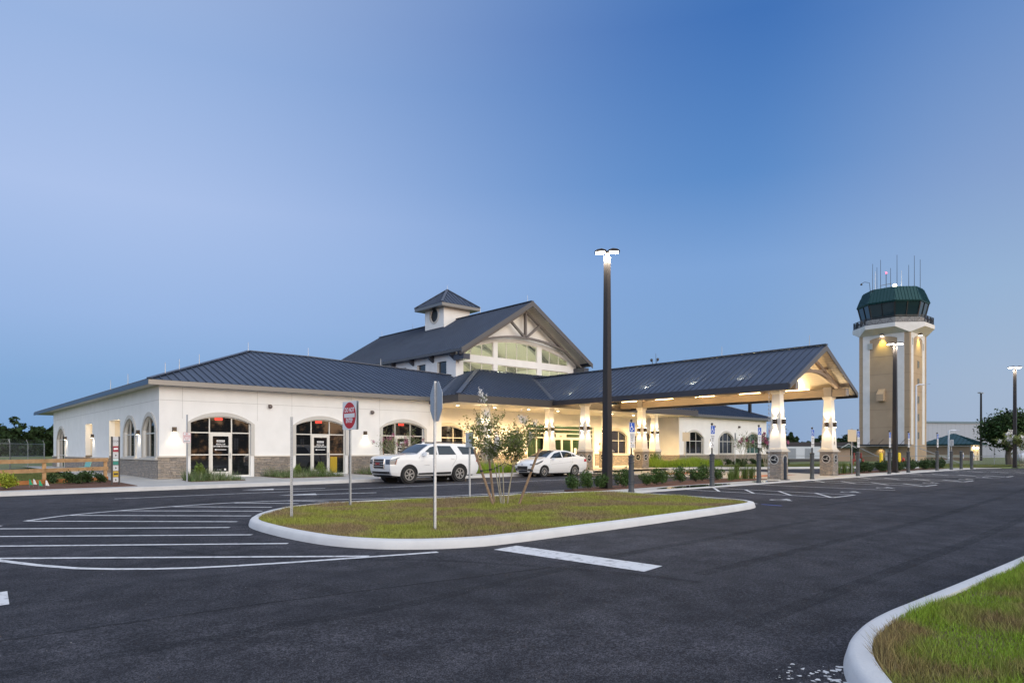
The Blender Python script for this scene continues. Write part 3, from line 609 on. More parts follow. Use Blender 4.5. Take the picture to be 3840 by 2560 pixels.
# ---- storefront windows of the left wing with private doors
for i, (a, b) in enumerate(ops):
    c = (a + b) / 2; m1, m2 = c - .55, c + .55
    w = window(front, a, b, ZB, ZS, ZC, (m1, m2), (2.64,), trimz=1.48)
    for x0, x1 in ((a + .05, m1 - .03), (m2 + .03, b - .05)): f = M(); f.prism([(x0, 1.49), (x1, 1.49), (x1, 1.55), (x0, 1.55)], [], front, -.16, -.107); f.build('mid_rail', ALU, w)
    d = M(); d.prism([(m1 + .03, ZB), (m2 - .03, ZB), (m2 - .03, 2.61), (m1 + .03, 2.61)], [[(m1 + .15, .66), (m2 - .15, .66), (m2 - .15, 2.47), (m1 + .15, 2.47)]], front, -.13, -.075)
    d.prism([(m1 + .15, 1.50), (m2 - .15, 1.50), (m2 - .15, 1.54), (m1 + .15, 1.54)], [], front, -.125, -.085)
    dr = d.build('door', ALU, w)
    hd = M(); x = m2 - .09; hd.path([front(x, -.07, 1.35), front(x, -.02, 1.35), front(x, -.02, 1.62), front(x, -.07, 1.62)], .014); hd.build('door_handle', GALV, w)
    q = lambda z, s=c: Vector(front(s, -.092, z))
    pr_ = M(); pr_.prism([(c - .20, 2.17), (c + .20, 2.17), (c + .20, 2.27), (c - .20, 2.27)], [], front, -.096, -.093); pr_.build('private_plate', SIGNW, w)
    text('PRIVATE', .085, TEXTB, (1, 0, 0), (0, 0, 1), front(c, -.0915, 2.22), parent=w, bold=.002)
    text('RENTAL CAR\nCUSTOMER ENTRANCE', .098, SIGNW, (1, 0, 0), (0, 0, 1), front(c, -.090, 2.0), parent=w, sx=.78, bold=.003)
    ar = M(); ar.flat([(c - .31, 1.78), (c - .22, 1.83), (c - .22, 1.795), (c + .28, 1.795), (c + .28, 1.765), (c - .22, 1.765), (c - .22, 1.73)], front, -.091); ar.build('arrow_decal', SIGNW, w, recalc=False)
    text('car rental', .06, SIGNW, (1, 0, 0), (0, 0, 1), front(c - .08, -.091, .76), parent=w)
    dc = M(); dc.lathe(front(c + .22, -.092, .76), [(.055, 0), (.055, -.002)], 14, 'y'); dc.build('round_decal', SIGNW, w)
    ex = M(); ex.prism([(c - .28, 3.28), (c + .10, 3.28), (c + .10, 3.40), (c - .28, 3.40)], [], front, -.139, -.132); e_ = ex.build('exit_sign', EXITR, w)
    text('EXIT', .10, mat('exit_letters', (.35, .01, .01), .5), (1, 0, 0), (0, 0, 1), front(c - .09, -.130, 3.34), parent=w)
    if i == 1:
        bx = M(); bx.prism([(c + .62, .45), (c + 1.05, .45), (c + 1.05, 1.38), (c + .62, 1.38)], [], front, -.139, -.13); bx.build('yellow_panel', mat('yellow_desk_panel', (.42, .28, .01), .5), w)
for o_ in lops: c = (o_[0] + o_[1]) / 2; window(leftm, *o_, (c - .45, c + .45), (2.60,), trimz=1.3, sill=True)
w = window(leftm, 61.7, 65.2, .32, 2.6, 3.46, (62.9, 64.0), (2.6, 1.4), trimz=1.3)
for z_, s_ in ((2.76, 9.9), (2.76, 20.4)): wall_lamp(front, s_, z_, 30)
for v in (61.1, 51.26, 39.7): wall_lamp(leftm, v, 2.68, 26)
def floodlight(mp, s, z):
    m = M(); m.prism([(s - .07, z - .07), (s + .07, z - .07), (s + .07, z + .07), (s - .07, z + .07)], [], mp, 0, .05); c = Vector(mp(s, .12, z - .03))
    for i in range(7): pass
    m.lathe(c, [(.02, .10), (.07, .08), (.105, .03), (.115, -.02), (.09, -.09), (.03, -.12)], 14)
    return m.build('security_camera', mat('camera_grey', (.16, .13, .12), .35, .3), BL, smooth=40)
floodlight(front, 14.65, 4.13); floodlight(front, 20.85, 4.05)
# ---- roof of the left wing
sl = .376; E0 = (8.64, 35.42, 5.11); P0 = (16.17, 42.95, 7.94); Q0 = (20.26, 42.95, 7.94); R0 = (31.87, 41.31, 7.325)
r = M(); r.roof([E0, (31.87, 35.42, 5.11), R0, Q0, P0], E0, (30, 35.42, 5.11))
r.roof([E0, P0, (16.17, 65.8, 7.94), (8.64, 73.3, 5.11)], (8.64, 73.3, 5.11), E0)
r.slab([P0, (16.17, 65.8, 7.94), (16.3, 65.8, 7.9), (30, 50, 7.0), R0, Q0], .05)
r.m = 1
for a, b in ((E0, P0), (P0, Q0), (Q0, R0), (P0, (16.17, 65.8, 7.94))): r.bar(Vector(a) + Vector((0, 0, .05)), Vector(b) + Vector((0, 0, .05)), .26, .05)
RO = r.build('roof', [ROOF, mat('roof_cap_metal', (.075, .09, .125), .42, .35)], BL)
f = M(); f.box(8.60, 29.9, 35.37, 35.42, 4.86, 5.09); f.build('fascia', FASC, BL)
f = M(); f.box(8.58, 8.635, 35.425, 73.3, 4.86, 5.09); f.build('fascia', mat('sky_tinted_fascia_metal', (.055, .085, .135), .36, .4), BL)  # same fascia metal; the blue sky reflection is painted in as navy
f = M(); f.box(8.64, 26.2, 35.425, 35.99, 4.90, 4.94); f.box(8.64, 9.2, 36.0, 73.2, 4.90, 4.94); f.box(9.2, 16, 67.3, 73.2, 4.9, 4.94); f.build('soffit', mat('eave_soffit', (.60, .58, .54), .8), BL)
def rod(u, v, z, h=.55, parent=None):
    m = M(); m.tube((u, v, z), (u, v, z + h), .020, .012, 6); m.tube((u, v, z), (u, v, z + .06), .03, .03, 8); m.build('lightning_rod', GALV, parent or BL)
for s_ in (.95, 1.85, 3.25, 7.45): rod(E0[0] + s_, E0[1] + s_, 5.15 + .376 * s_)
rod(20.1, 42.95, 8.0); rod(25.2, 42.25, 7.7); rod(8.75, 40.0, 5.18); rod(8.75, 44.0, 5.18)
# ---- entry wall, right wing
w = M(); eo = [opening(26.75, 29.75, .5, ZS, ZC), [(35.9, .5), (35.9, 3.72), (43.6, 3.72), (43.6, .5)], opening(44.95, 47.95, 1.46, 3.0, ZC + .04), opening(49.05, 51.9, .5, 3.0, ZC)]
w.prism([(25.97, .1), (52.3, .1), (52.3, 5.3), (25.97, 5.3)], eo, entry, -.3, 0); w.build('entry_wall', STUCCO, BL)
wains([(30.1, 35.8), (43.7, 48.85), (52.05, 52.3)], entry, 1.42)
window(entry, 26.75, 29.75, .5, ZS, ZC, (27.75, 28.85), (2.64,), trimz=1.48)
window(entry, 44.95, 47.95, 1.46, 3.0, ZC + .04, (45.95, 46.95), (2.62,), trimz=1.40, sill=True)
window(entry, 49.05, 51.9, .5, 3.0, ZC, (50.0, 51.0), (2.62, 1.4), trimz=1.48)
sf = window(entry, 35.9, 43.6, .5, 3.72, 3.72, (36.95, 38.75, 41.95, 42.85), (3.45, 3.12, 2.78), trim=0, pane=CLEAR, depth=.1, fw=.09, name='entrance_storefront')
d = M()
for x0, x1 in ((38.8, 39.75), (39.77, 40.9), (40.92, 41.9)): d.prism([(x0, .5), (x1, .5), (x1, 2.74), (x0, 2.74)], [[(x0 + .1, .7), (x1 - .1, .7), (x1 - .1, 2.62), (x0 + .1, 2.62)]], entry, -.09, -.05)
d.prism([(39.1, 2.80), (40.3, 2.80), (40.3, 3.08), (39.1, 3.08)], [], entry, -.09, -.06); d.build('sliding_door', ALU, sf)
d = M(); d.prism([(39.5, 2.86), (39.75, 2.86), (39.75, 2.92), (39.5, 2.92)], [], entry, -.06, -.03); d.build('door_sensor', BLACK, sf)
d = M(); d.prism([(41.2, 1.5), (41.5, 1.5), (41.5, 1.95), (41.2, 1.95)], [], entry, -.062, -.058); d.build('door_notice', SIGNW, sf)
m = M(); m.box(35.3, 44.3, 44.0, 44.1, .3, 4); m.box(35.2, 35.3, 38.81, 44, .3, 4); m.box(44.3, 44.4, 38.81, 44, .3, 4); m.box(35.3, 44.3, 38.82, 44, 3.8, 3.9); m.box(35.3, 44.3, 38.82, 44, .38, .44)
vb = m.build('lobby_wall', mat('lobby_green', (.16, .20, .10), .8), BL)
for u in (36.2, 38.3, 40.2, 42.6):
    m = M(); m.box(u, u + .35, 43.6, 43.95, .45, 3.7); m.build('lobby_column', mat('lobby_dark', (.05, .05, .045), .7), vb)
for u in (37, 40, 42.8): lamp('POINT', 75, (u, 41.5, 3.4), vb, (1, .92, .66), .15)
m = M(); m.lathe(entry(44.32, .03, 2.32), [(.055, 0), (.10, 0), (.10, -.025), (.055, -.025)], 18, 'y'); m.build('alarm_bell', mat('bell_red', (.35, .05, .03), .4), BL)
rfront = front
ro = [opening(53.19, 56.1, 1.45, 2.95, 3.5), opening(58.95, 61.45, 1.45, 2.95, 3.5), opening(64.05, 66.75, 1.45, 2.95, 3.5)]
w = M(); w.prism([(52.6, .1), (68.1, .1), (68.1, 4.95), (52.6, 4.95)], ro, front, -.3, 0); w.build('front_wall', STUCCO, BL)
w = M(); w.box(52.3, 52.6, 36.0, 39, .1, 4.95); w.build('return_wall', STUCCO, BL); w = M(); w.box(67.8, 68.1, 36.31, 60, .1, 4.95); w.build('end_wall', STUCCO, BL)
wains([(52.24, 68.16)], front, 1.33); m = M(); m.box(52.23, 52.3, 36.0, 38.4, .1, 1.33); m.build('stone_veneer', STONE, BL)
PGR = mat('green_blind_glass', (.035, .085, .06), .06, spec=.8)
for k, (x0, x1) in enumerate(((53.19, 56.1), (58.95, 61.45), (64.05, 66.75))):
    c = (x0 + x1) / 2; q = (x1 - x0) / 6; window(front, x0, x1, 1.45, 2.95, 3.5, (c - q, c + q), (2.64,), trimz=1.40, trim=.17, sill=True, pane=PGR if k == 2 else GLASS)
for u in (57.46, 67.61): wall_lamp(front, u, 2.74, 22)
floodlight(front, 57.95, 4.1); floodlight(front, 62.5, 4.15)
E1 = (68.7, 35.42, 5.11); P1 = (61.17, 42.95, 7.94)
r = M(); r.roof([(46.5, 35.42, 5.11), E1, P1, (46.5, 42.95, 7.94)], (46.5, 35.42, 5.11), E1); r.roof([E1, (68.7, 64, 5.11), (61.17, 56.5, 7.94), P1], E1, (68.7, 64, 5.11))
r.slab([P1, (61.17, 56.5, 7.94), (46.5, 50, 7.0), (46.5, 42.95, 7.94)], .05); r.m = 1; r.bar((68.7, 35.42, 5.16), (61.17, 42.95, 7.99), .26, .05); r.build('roof', [ROOF, MATS['roof_cap_metal']], BL)
f = M(); f.box(50.0, 68.75, 35.37, 35.42, 4.86, 5.09); f.box(68.7, 68.75, 35.425, 64, 4.86, 5.09); f.build('fascia', FASC, BL)
f = M(); f.box(51.5, 68.69, 35.425, 35.99, 4.9, 4.94); f.build('soffit', MATS['eave_soffit'], BL)
# ---- entry porch roof
PZ, PC = 5.17, .36
r = M(); a, b = (25.06, 33.0, PZ), (50.6, 33.0, PZ); pk0, pk1 = (32.46, 40.4, 7.834), (43.2, 40.4, 7.834)
r.roof([a, b, pk1, pk0], a, b); r.roof([a, pk0, (32.46, 42.5, 7.834), (25.06, 42.5, PZ)], (25.06, 42.5, PZ), a); r.roof([b, (50.6, 42.5, PZ), (43.2, 42.5, 7.834), pk1], b, (50.6, 42.5, PZ))
r.m = 1
for p, q in ((a, pk0), (b, pk1), (pk0, pk1)): r.bar(Vector(p) + Vector((0, 0, .05)), Vector(q) + Vector((0, 0, .05)), .30, .05)
r.bar((25.06, 35.0, 5.24), (31.4, 41.1, 7.42), .34, .05)
r.build('porch_roof', [ROOF, MATS['roof_cap_metal']], BL)
for b_ in ((25.0, 50.66, 32.94, 33.0), (25.0, 25.06, 33.005, 36.0), (50.6, 50.66, 33.005, 36.0)): f = M(); f.box(*b_, 4.68, 5.15); f.build('porch_fascia', DARKF, BL)
f = M(); f.box(25.07, 50.59, 33.01, 38.49, 4.70, 4.76); PSO = f.build('porch_soffit', PORCHS, BL)
for u in (27.2, 30.4, 33.6, 36.6, 39.6, 42.8, 45.6, 48.6):
    l = M(); l.lathe((u, 35.9, 4.698), [(.09, 0), (.09, -.012)], 14); k = l.build('downlight', LENS, BL); lamp('SPOT', 1200, (u, 35.9, 4.66), k, (1, .66, .29), .08, (0, .12, -1), 155, .9)
# ---- great hall with gabled clerestory
HU, HV = 37.3, 40.8
hall = lambda s, d, z: (s, HV - d, z)
hz = lambda u: 13.58 - .6176 * abs(u - HU)
r = M()
r.roof([(30.24, 39.42, 9.22), (37.3, 39.42, 13.58), (37.3, 62.7, 13.58), (30.24, 62.7, 9.22)], (30.24, 62.7, 9.22), (30.24, 39.42, 9.22), start=.1)
r.roof([(44.36, 39.42, 9.22), (37.3, 39.42, 13.58), (37.3, 62.7, 13.58), (44.36, 62.7, 9.22)], (44.36, 39.42, 9.22), (44.36, 62.7, 9.22), start=.1)
r.m = 1; r.bar((37.3, 39.4, 13.62), (37.3, 62.7, 13.62), .3, .05); r.build('hall_roof', [ROOF, MATS['roof_cap_metal']], BL)
c = M(); c.slab([(30.6, 39.5, 9.30), (37.3, 39.5, 13.42), (37.3, 62.6, 13.42), (30.6, 62.6, 9.30)], .05); c.slab([(44.0, 39.5, 9.30), (37.3, 39.5, 13.42), (37.3, 62.6, 13.42), (44.0, 62.6, 9.30)], .05)
c.build('hall_ceiling', planks('hall_boards', (.70, .68, .62), .22, 'X'), BL)
for sgn in (-1, 1):
    f = M(); e, t = (HU + sgn * 7.1, 39.39, 9.05), (HU, 39.39, 13.42); f.prism([(HU, 13.62), (HU + sgn * 7.12, 9.22), (HU + sgn * 7.12, 8.86), (HU, 13.2)], [], lambda s, d, z: (s, 39.42 - d, z), 0, .07)
    f.box(*sorted((HU + sgn * 7.06, HU + sgn * 7.12)), 39.42, 62.7, 9.0, 9.2)
    f.build('rake_board', mat('rake_grey', (.11, .108, .112), .42, .4), BL)
az = lambda u: 10.45 - .0318 * (u - 37.2) ** 2
def arcop(x0, x1, zb=9.02): return [(x0, zb)] + [(x0 + (x1 - x0) * i / 10, az(x0 + (x1 - x0) * i / 10)) for i in range(11)] + [(x1, zb)]
grp = [(31.45, 34.4, (32.21, 33.31)), (34.85, 39.15, (35.83, 36.96, 38.09)), (39.67, 42.85, (40.65, 41.74))]
w = M(); w.prism([(30.74, 4.6), (43.86, 4.6), (43.86, hz(43.86) - .16), (HU, 13.36), (30.74, hz(30.74) - .16)], [arcop(a, b) for a, b, _ in grp] + [[(a, 7.2), (a, 8.48), (b, 8.48), (b, 7.2)] for a, b, _ in grp], hall, -.25, 0); w.build('gable_wall', STUCCO, BL)
for a, b, mu in grp:
    for up in (0, 1):
        o_ = arcop(a, b) if up else [(a, 7.2), (a, 8.48), (b, 8.48), (b, 7.2)]; zb = 9.02 if up else 7.2
        i_ = [(a + .05, zb + .05)] + [(a + .05 + (b - a - .1) * i / 10, az(a + (b - a) * i / 10) - .06) for i in range(11)] + [(b - .05, zb + .05)] if up else [(a + .05, 7.25), (a + .05, 8.43), (b - .05, 8.43), (b - .05, 7.25)]
        m = M(); m.prism(o_, [i_], hall, -.16, -.09)
        for s_ in mu: zt = (az(s_) if up else 8.48) - .05; m.prism([(s_ - .03, zb + .05), (s_ + .03, zb + .05), (s_ + .03, zt), (s_ - .03, zt)], [], hall, -.155, -.095)
        k = m.build('clerestory_window', ALU, BL); g = M(); g.prism(i_, [], hall, -.13, -.12); g.build('pane', CLEAR, k)
sw = [(41.99, 43.18), (44.78, 45.95), (47.56, 48.72), (50.35, 51.5), (53.1, 54.3), (56, 57.2)]
w = M(); w.prism([(41.06, 4.6), (62.6, 4.6), (62.6, 9.3), (41.06, 9.3)], [[(a, 6.9), (a, 8.55), (b, 8.55), (b, 6.9)] for a, b in sw], lambda s, d, z: (30.74 - d, s, z), -.25, 0); w.build('hall_side_wall', STUCCO, BL)
w = M(); w.box(43.61, 43.86, 41.06, 62.6, 4.6, 9.3); w.prism([(30.74, 4.6), (43.86, 4.6), (43.86, 9.3), (HU, 13.3), (30.74, 9.3)], [], lambda s, d, z: (s, 62.6 - d, z), 0, .2); w.build('hall_far_wall', STUCCO, BL)
hs_ = lambda s, d, z: (30.74 - d, s, z)
for a, b in sw: window(hs_, a, b, 6.9, 8.55, 8.55, (), (), trim=0, depth=.15, parent=BL, name='side_window')
for v in (43.5, 48.5, 53.5, 58.5):     # roof trusses inside the hall
    m = M(); B_ = lambda a, b: m.bar((a[0], v, a[1]), (b[0], v, b[1]), .16, .28, (0, 1, 0))
    B_((31, 9.0), (37.3, 12.9)); B_((43.6, 9.0), (37.3, 12.9)); ps = [(31 + 12.6 * i / 12, 11.4 - .055 * (31 + 12.6 * i / 12 - 37.3) ** 2) for i in range(13)]
    for p, q in zip(ps[:-1], ps[1:]): B_(p, q)
    m.build('hall_truss', mat('hall_truss_grey', (.30, .31, .30), .6), BL)
for v in (42.6, 46.2, 51, 56): lamp('POINT', 300, (36.5, v, 7.0), BL, (1, .90, .66), .5)
m = M(); m.box(31, 43.6, 41.2, 62, 4.4, 4.45); m.build('hall_floor', mat('hall_lower_dark', (.3, .28, .22), .9), BL)
m = M(); m.bar((31.6, 41.6, 7.45), (33.5, 41.6, 7.45), .12, .10); m.build('hall_light', STRIPL, BL)
t = M(); TV = 40.25; tb = lambda a, b, w=.20: t.bar((a[0], TV, a[1]), (b[0], TV, b[1]), .16, w, (0, 1, 0))
tb((30.6, 8.80), (37.3, 12.94), .26); tb((44.0, 8.80), (37.3, 12.94), .26)
ps = [(32.5 + 9.6 * i / 14, 10.78 - .031 * (32.5 + 9.6 * i / 14 - 37.3) ** 2) for i in range(15)]
for p, q in zip(ps[:-1], ps[1:]): tb(p, q, .24)
TVk = TV; tb((37.3, 10.8), (37.3, 12.9), .24)
TV = 40.245; tb((37.25, 10.85), (34.6, 12.0 - .75), .2) if False else None
t.bar((37.15, 40.24, 10.85), (35.65, 40.24, 12.0), .15, .2, (0, 1, 0)); t.bar((37.45, 40.24, 10.85), (38.95, 40.24, 12.0), .15, .2, (0, 1, 0))
t.build('gable_truss', TRUSS, BL)
for v in (39.9, 41.0, 43.71, 46.47, 49.24, 51.97, 54.7):
    m = M(); m.prism([(30.24, 9.10), (30.74, 9.10), (30.74, 8.55), (30.30, 8.86)], [], lambda s, d, z: (s, v - d, z), -.11, .11)
    m.build('eave_bracket', mat('bracket_navy', (.05, .055, .075), .45), BL)
for sgn in (-1, 1): m = M(); u = HU + sgn * 6.5; m.box(u - .3, u + .3, 39.55, 40.78, 8.45, 8.85); m.build('truss_seat', mat('bracket_navy', (.05, .055, .075)), BL)
rod(37.3, 40.0, 13.65); rod(37.3, 46.0, 13.65); rod(37.3, 56.5, 13.65); rod(37.3, 62.3, 13.65)
# ---- cupola
CU, CV = 37.3, 50.8
m = M(); c_ = lambda s, d, z: (CU - 1.46 - d, s, z); circ = lambda r_: [(CV + r_ * math.cos(t_), 13.95 + r_ * math.sin(t_)) for t_ in np.linspace(0, 6.283, 29)[:-1]]
m.prism([(CV - 1.46, 12.2), (CV + 1.46, 12.2), (CV + 1.46, 14.5), (CV - 1.46, 14.5)], [circ(.6)], c_, -.2, 0)
m.box(CU - 1.26, CU + 1.46, CV - 1.46, CV - 1.26, 12.2, 14.5); m.box(CU + 1.26, CU + 1.46, CV - 1.26, CV + 1.46, 12.2, 14.5); m.box(CU - 1.26, CU + 1.26, CV + 1.26, CV + 1.46, 12.2, 14.5)
cup = m.build('cupola', STUCCO, BL)
m = M(); m.prism(circ(.74), [circ(.6)], c_, -.02, .06); m.build('round_trim', TRIM, cup)
m = M(); m.prism(circ(.61), [], c_, -.16, -.1); m.build('louvre', BLACK, cup)
m = M(); ap = (CU, CV, 16.5); cs = [(CU - 2.17, CV - 2.17, 14.78), (CU + 2.17, CV - 2.17, 14.78), (CU + 2.17, CV + 2.17, 14.78), (CU - 2.17, CV + 2.17, 14.78)]
for i in range(4): m.roof([cs[i], cs[(i + 1) % 4], ap], cs[i], cs[(i + 1) % 4], th=.03)
m.m = 1
for c4 in cs: m.bar(Vector(c4) + Vector((0, 0, .04)), Vector(ap) + Vector((0, 0, .04)), .22, .05)
m.build('cupola_roof', [ROOF, MATS['roof_cap_metal']], cup)
m = M(); m.frust(CU, CV, 14.5, 14.76, 2.15, 2.15); m.build('cupola_eave', FASC, cup)
m = M(); m.box(CU - 1.5, CU - 1.461, CV - 1.5, CV + 1.5, 12.35, 12.75); m.build('flashing', GUTT, cup); rod(CU, CV, 16.5, .45)
# ================================================================ COLUMNS + ENTRANCE CANOPY
FIXT = MATS['bronze_fixture']
EMB = mat('emblem_metal', (.62, .60, .56), .4, .4)
def airplane(m, mp, r, d):
    m.stroke([(-.82 * r, .22 * r), (-.45 * r, -.05 * r), (.0, -.05 * r), (.30 * r, .10 * r)], .13 * r, mp, d)
    m.stroke([(-.78 * r, -.18 * r), (-.2 * r, -.12 * r), (.82 * r, -.34 * r)], .11 * r, mp, d + .0004)
    m.stroke([(.0, .0), (.30 * r, .32 * r), (.40 * r, .58 * r)], .10 * r, mp, d + .0008)
    m.stroke([(.08 * r, .62 * r), (.72 * r, .40 * r)], .08 * r, mp, d + .0012)
    m.flat([(.30 * r + .13 * r * math.cos(t_), .0 + .16 * r * math.sin(t_)) for t_ in np.linspace(0, 6, 10)], mp, d + .0016)
def column(parent, u, v, ztop, e=14, number=None):
    zb = G(u, v) + .02; sh = .375
    m = M(); m.frust(u, v, zb, 1.66, sh, sh); c = m.build('column', STONE, parent)
    m = M(); m.frust(u, v, 1.66, 1.71, sh + .09, sh + .09); m.frust(u, v, 1.71, 1.80, sh + .03, sh + .03); m.frust(u, v, 1.80, 1.88, sh - .02, sh - .04)
    m.build('base_moulding', CAPST, c); m = M(); m.frust(u, v, ztop - .10, ztop, .27, .27); m.frust(u, v, ztop - .17, ztop - .10, .235, .255); m.build('capital', CAPST, c)
    m = M(); m.frust(u, v, 1.88, ztop - .17, .315, .205); m.build('shaft', mat('column_stucco', (.76, .72, .66), .85, bump=.25, bscale=25), c)
    zl = 3.24; a = .315 + (.205 - .315) * (zl - 1.88) / (ztop - .17 - 1.88)
    for face in 'uv':
        mp = (lambda s, d, z: (u - d, v - s, z)) if face == 'u' else (lambda s, d, z: (u + s, v - d, z))
        # emblem on the stone
        m = M(); me_ = lambda s, d, z: mp(s, sh + d, 1.26 + z)
        ring = lambda r_: [(r_ * math.cos(t_), r_ * math.sin(t_)) for t_ in np.linspace(0, 6.283, 29)[:-1]]
        m.prism(ring(.245), [ring(.205)], me_, 0, .035); m.m = 1; m.prism(ring(.206), [], me_, 0, .018); m.m = 0; airplane(m, me_, .2, .022)
        m.build('emblem', [EMB, BLACK], c)
        # up-and-down light
        m = M(); ml = lambda s, d, z: mp(s, a + d - .01, zl + z)
        m.prism([(-.10, -.10), (.10, -.10), (.10, .10), (-.10, .10)], [], ml, 0, .05); m.prism([(-.075, -.15), (.075, -.15), (.075, .15), (-.075, .15)], [], ml, .05, .16)
        m.m = 1
        for z0, z1 in ((-.162, -.151), (.151, .162)): m.prism([(-.06, z0), (.06, z0), (.06, z1), (-.06, z1)], [], ml, .06, .15)
        f = m.build('wall_lamp', [FIXT, LENS], c)
        nrm = Vector(mp(0, 1, 0)) - Vector(mp(0, 0, 0)); slope = .065
        lamp('SPOT', e, Vector(ml(0, .11, -.19)), f, (1, .80, .52), .03, Vector((0, 0, -1)) + nrm * .02, 75, .75)
        lamp('SPOT', e, Vector(ml(0, .11, .19)), f, (1, .80, .52), .03, Vector((0, 0, 1)) - nrm * .10, 75, .75)
    if number:
        for i, ch in enumerate(number):
            z = 2.86 - i * .235; aa = .315 - .11 * (z - 1.88) / (ztop - 2.05)
            text(ch, .27, FIXT, (1, 0, 0), (0, -.04, 1), (u + .02, v - aa - .012, z), 'house_number', c, bold=.006)
    return c
for u in (28.4, 34.3, 40.45, 46.6): column(BL, u, 34.5, 4.70, 60)
CN = thing('entrance_canopy', (37.3, 17.5, G(37.3, 17.5)), 'gabled drive-through entrance canopy with blue-grey metal roof on tapered white columns', 'canopy')
for u in (34.3, 40.45):
    for v in (17.5, 31.1): column(CN, u, v, 4.86, 75, '1770' if (u > 40 and v < 20) else None)
ce, cr, ch_ = 5.10, 7.43, 4.14
r = M()
r.roof([(37.3 - ch_, 16.3, ce), (37.3, 16.3, cr), (37.3, 39.3, cr), (37.3 - ch_, 32.95, ce)], (37.3 - ch_, 33, ce), (37.3 - ch_, 16.3, ce), start=.3)
r.roof([(37.3 + ch_, 16.3, ce), (37.3, 16.3, cr), (37.3, 39.3, cr), (37.3 + ch_, 32.95, ce)], (37.3 + ch_, 16.3, ce), (37.3 + ch_, 33, ce), start=.3)
r.m = 1; r.bar((37.3, 16.25, cr + .05), (37.3, 39.3, cr + .05), .3, .05); r.bar((37.3 - ch_, 33.05, ce + .12), (37.35, 39.35, cr + .05), .34, .05)
r.build('roof', [ROOF, MATS['roof_cap_metal']], CN)
for sgn in (-1, 1):
    g = M(); x = 37.3 + sgn * ch_; g.box(*sorted((x, x + sgn * .13)), 16.3, 32.9, ce - .30, ce + .02)
    g.build('gutter', GUTT, CN)
CB = planks('canopy_boards', (.72, .62, .46), .2, 'X')
c = M()
for sgn in (-1, 1): c.slab([(37.3 + sgn * (ch_ - .04), 16.38, ce - .08), (37.3, 16.38, cr - .16), (37.3, 33.2, cr - .16), (37.3 + sgn * (ch_ - .04), 32.8, ce - .08)], .04)
c.build('ceiling', CB, CN)
for sgn in (-1, 1):
    f = M(); f.prism([(37.3, cr + .0), (37.3 + sgn * (ch_ + .02), ce - .02), (37.3 + sgn * (ch_ + .02), ce - .24), (37.3, cr - .30)], [], lambda s, d, z: (s, 16.3 - d, z), 0, .06)
    f.build('rake_board', mat('canopy_rake', (.16, .15, .145), .42, .4), CN)
for u in (34.3, 40.45):
    m = M(); m.box(u - .17, u + .17, 16.5, 33.6, 4.87, 5.30); bmm = m.build('beam', BEAM, CN)
    m = M(); m.box(u - .165, u + .165, 16.44, 16.5, 4.88, 5.29); m.build('end_cap', mat('beam_cap_grey', (.30, .27, .25), .5), bmm)
    for v in (17.5, 31.1): m = M(); m.frust(u, v, 4.865, 5.42, .20, .25); m.build('beam_bracket', MATS['beam_cap_grey'], bmm)
    for v in (19.4, 22.5, 25.8, 29.1, 32.2):
        sgn = 1 if u < 37 else -1
        m = M(); m.box(u - .05, u + .05, v - .75, v + .75, 5.305, 5.36); m.m = 1; m.box(u - .04, u + .04, v - .72, v + .72, 5.361, 5.40); lt = m.build('linear_light', [FIXT, STRIPL], CN)
        lamp('AREA', 150, (u, v, 5.42), lt, (1, .74, .40), (1.4, .07) if False else (.07, 1.4), (sgn * .45, 0, 1))
for v in (16.95, 21.5, 26.1, 30.7):
    t = M(); bb = lambda a, b, w=.16: t.bar((a[0], v, a[1]), (b[0], v, b[1]), .16, w, (0, 1, 0))
    for sgn in (-1, 1):
        bb((37.3 + sgn * 3.1, 5.38), (37.3, 6.72), .17); bb((37.3 + sgn * .3, 6.05), (37.3 + sgn * 1.6, 6.38), .13)
    ps = [(34.4 + 5.8 * i / 14, 6.08 - .083 * (34.4 + 5.8 * i / 14 - 37.3) ** 2) for i in range(15)]
    for p, q in zip(ps[:-1], ps[1:]): bb(p, q, .19)
    t.build('truss', mat('canopy_truss', (.30, .22, .16), .55), CN)
for u, v, zt in ((36.9, 20.5, 0), (36.9, 27, 0)):
    lamp('AREA', 200, (37.3, v, 6.9), CN, (1, .78, .46), (1.5, 5), (0, 0, -1))
rod(37.3, 17.2, cr + .06, .6, CN); rod(37.3, 22.6, cr + .06, .6, CN); rod(37.3, 31.5, cr + .06, .6, CN)
m = M()
for dx in (-.18, .18): m.tube((37.3, 27.6 + dx, cr + .05), (37.3, 27.6 + dx, cr + .28), .02); m.lathe((37.3, 27.6 + dx * 1.4, cr + .33), [(.03, -.1), (.08, -.05), (.09, .05), (.06, .1)], 10)
m.tube((37.3, 27.5, cr + .05), (37.3, 27.5, cr + .75), .012); m.build('roof_camera', GUTT, CN)
def rainchain(u, v, lab):
    t = M(); z = 4.95; zb = G(u, v) + .05; i = 0
    while z > zb:
        t.lathe((u, v, z), [(.012, .05), (.035, .0), (.02, -.05)] if i % 2 else [(.006, .05), (.01, 0), (.006, -.05)], 8); z -= .1; i += 1
    tag(t.build('rain_chain', GALV, None, org=(u, v, zb)), lab, 'rain chain')
rainchain(33.08, 17.35, 'thin metal rain chain hanging beside the front left canopy column'); rainchain(41.55, 17.7, 'thin metal rain chain hanging behind the column numbered 1770')
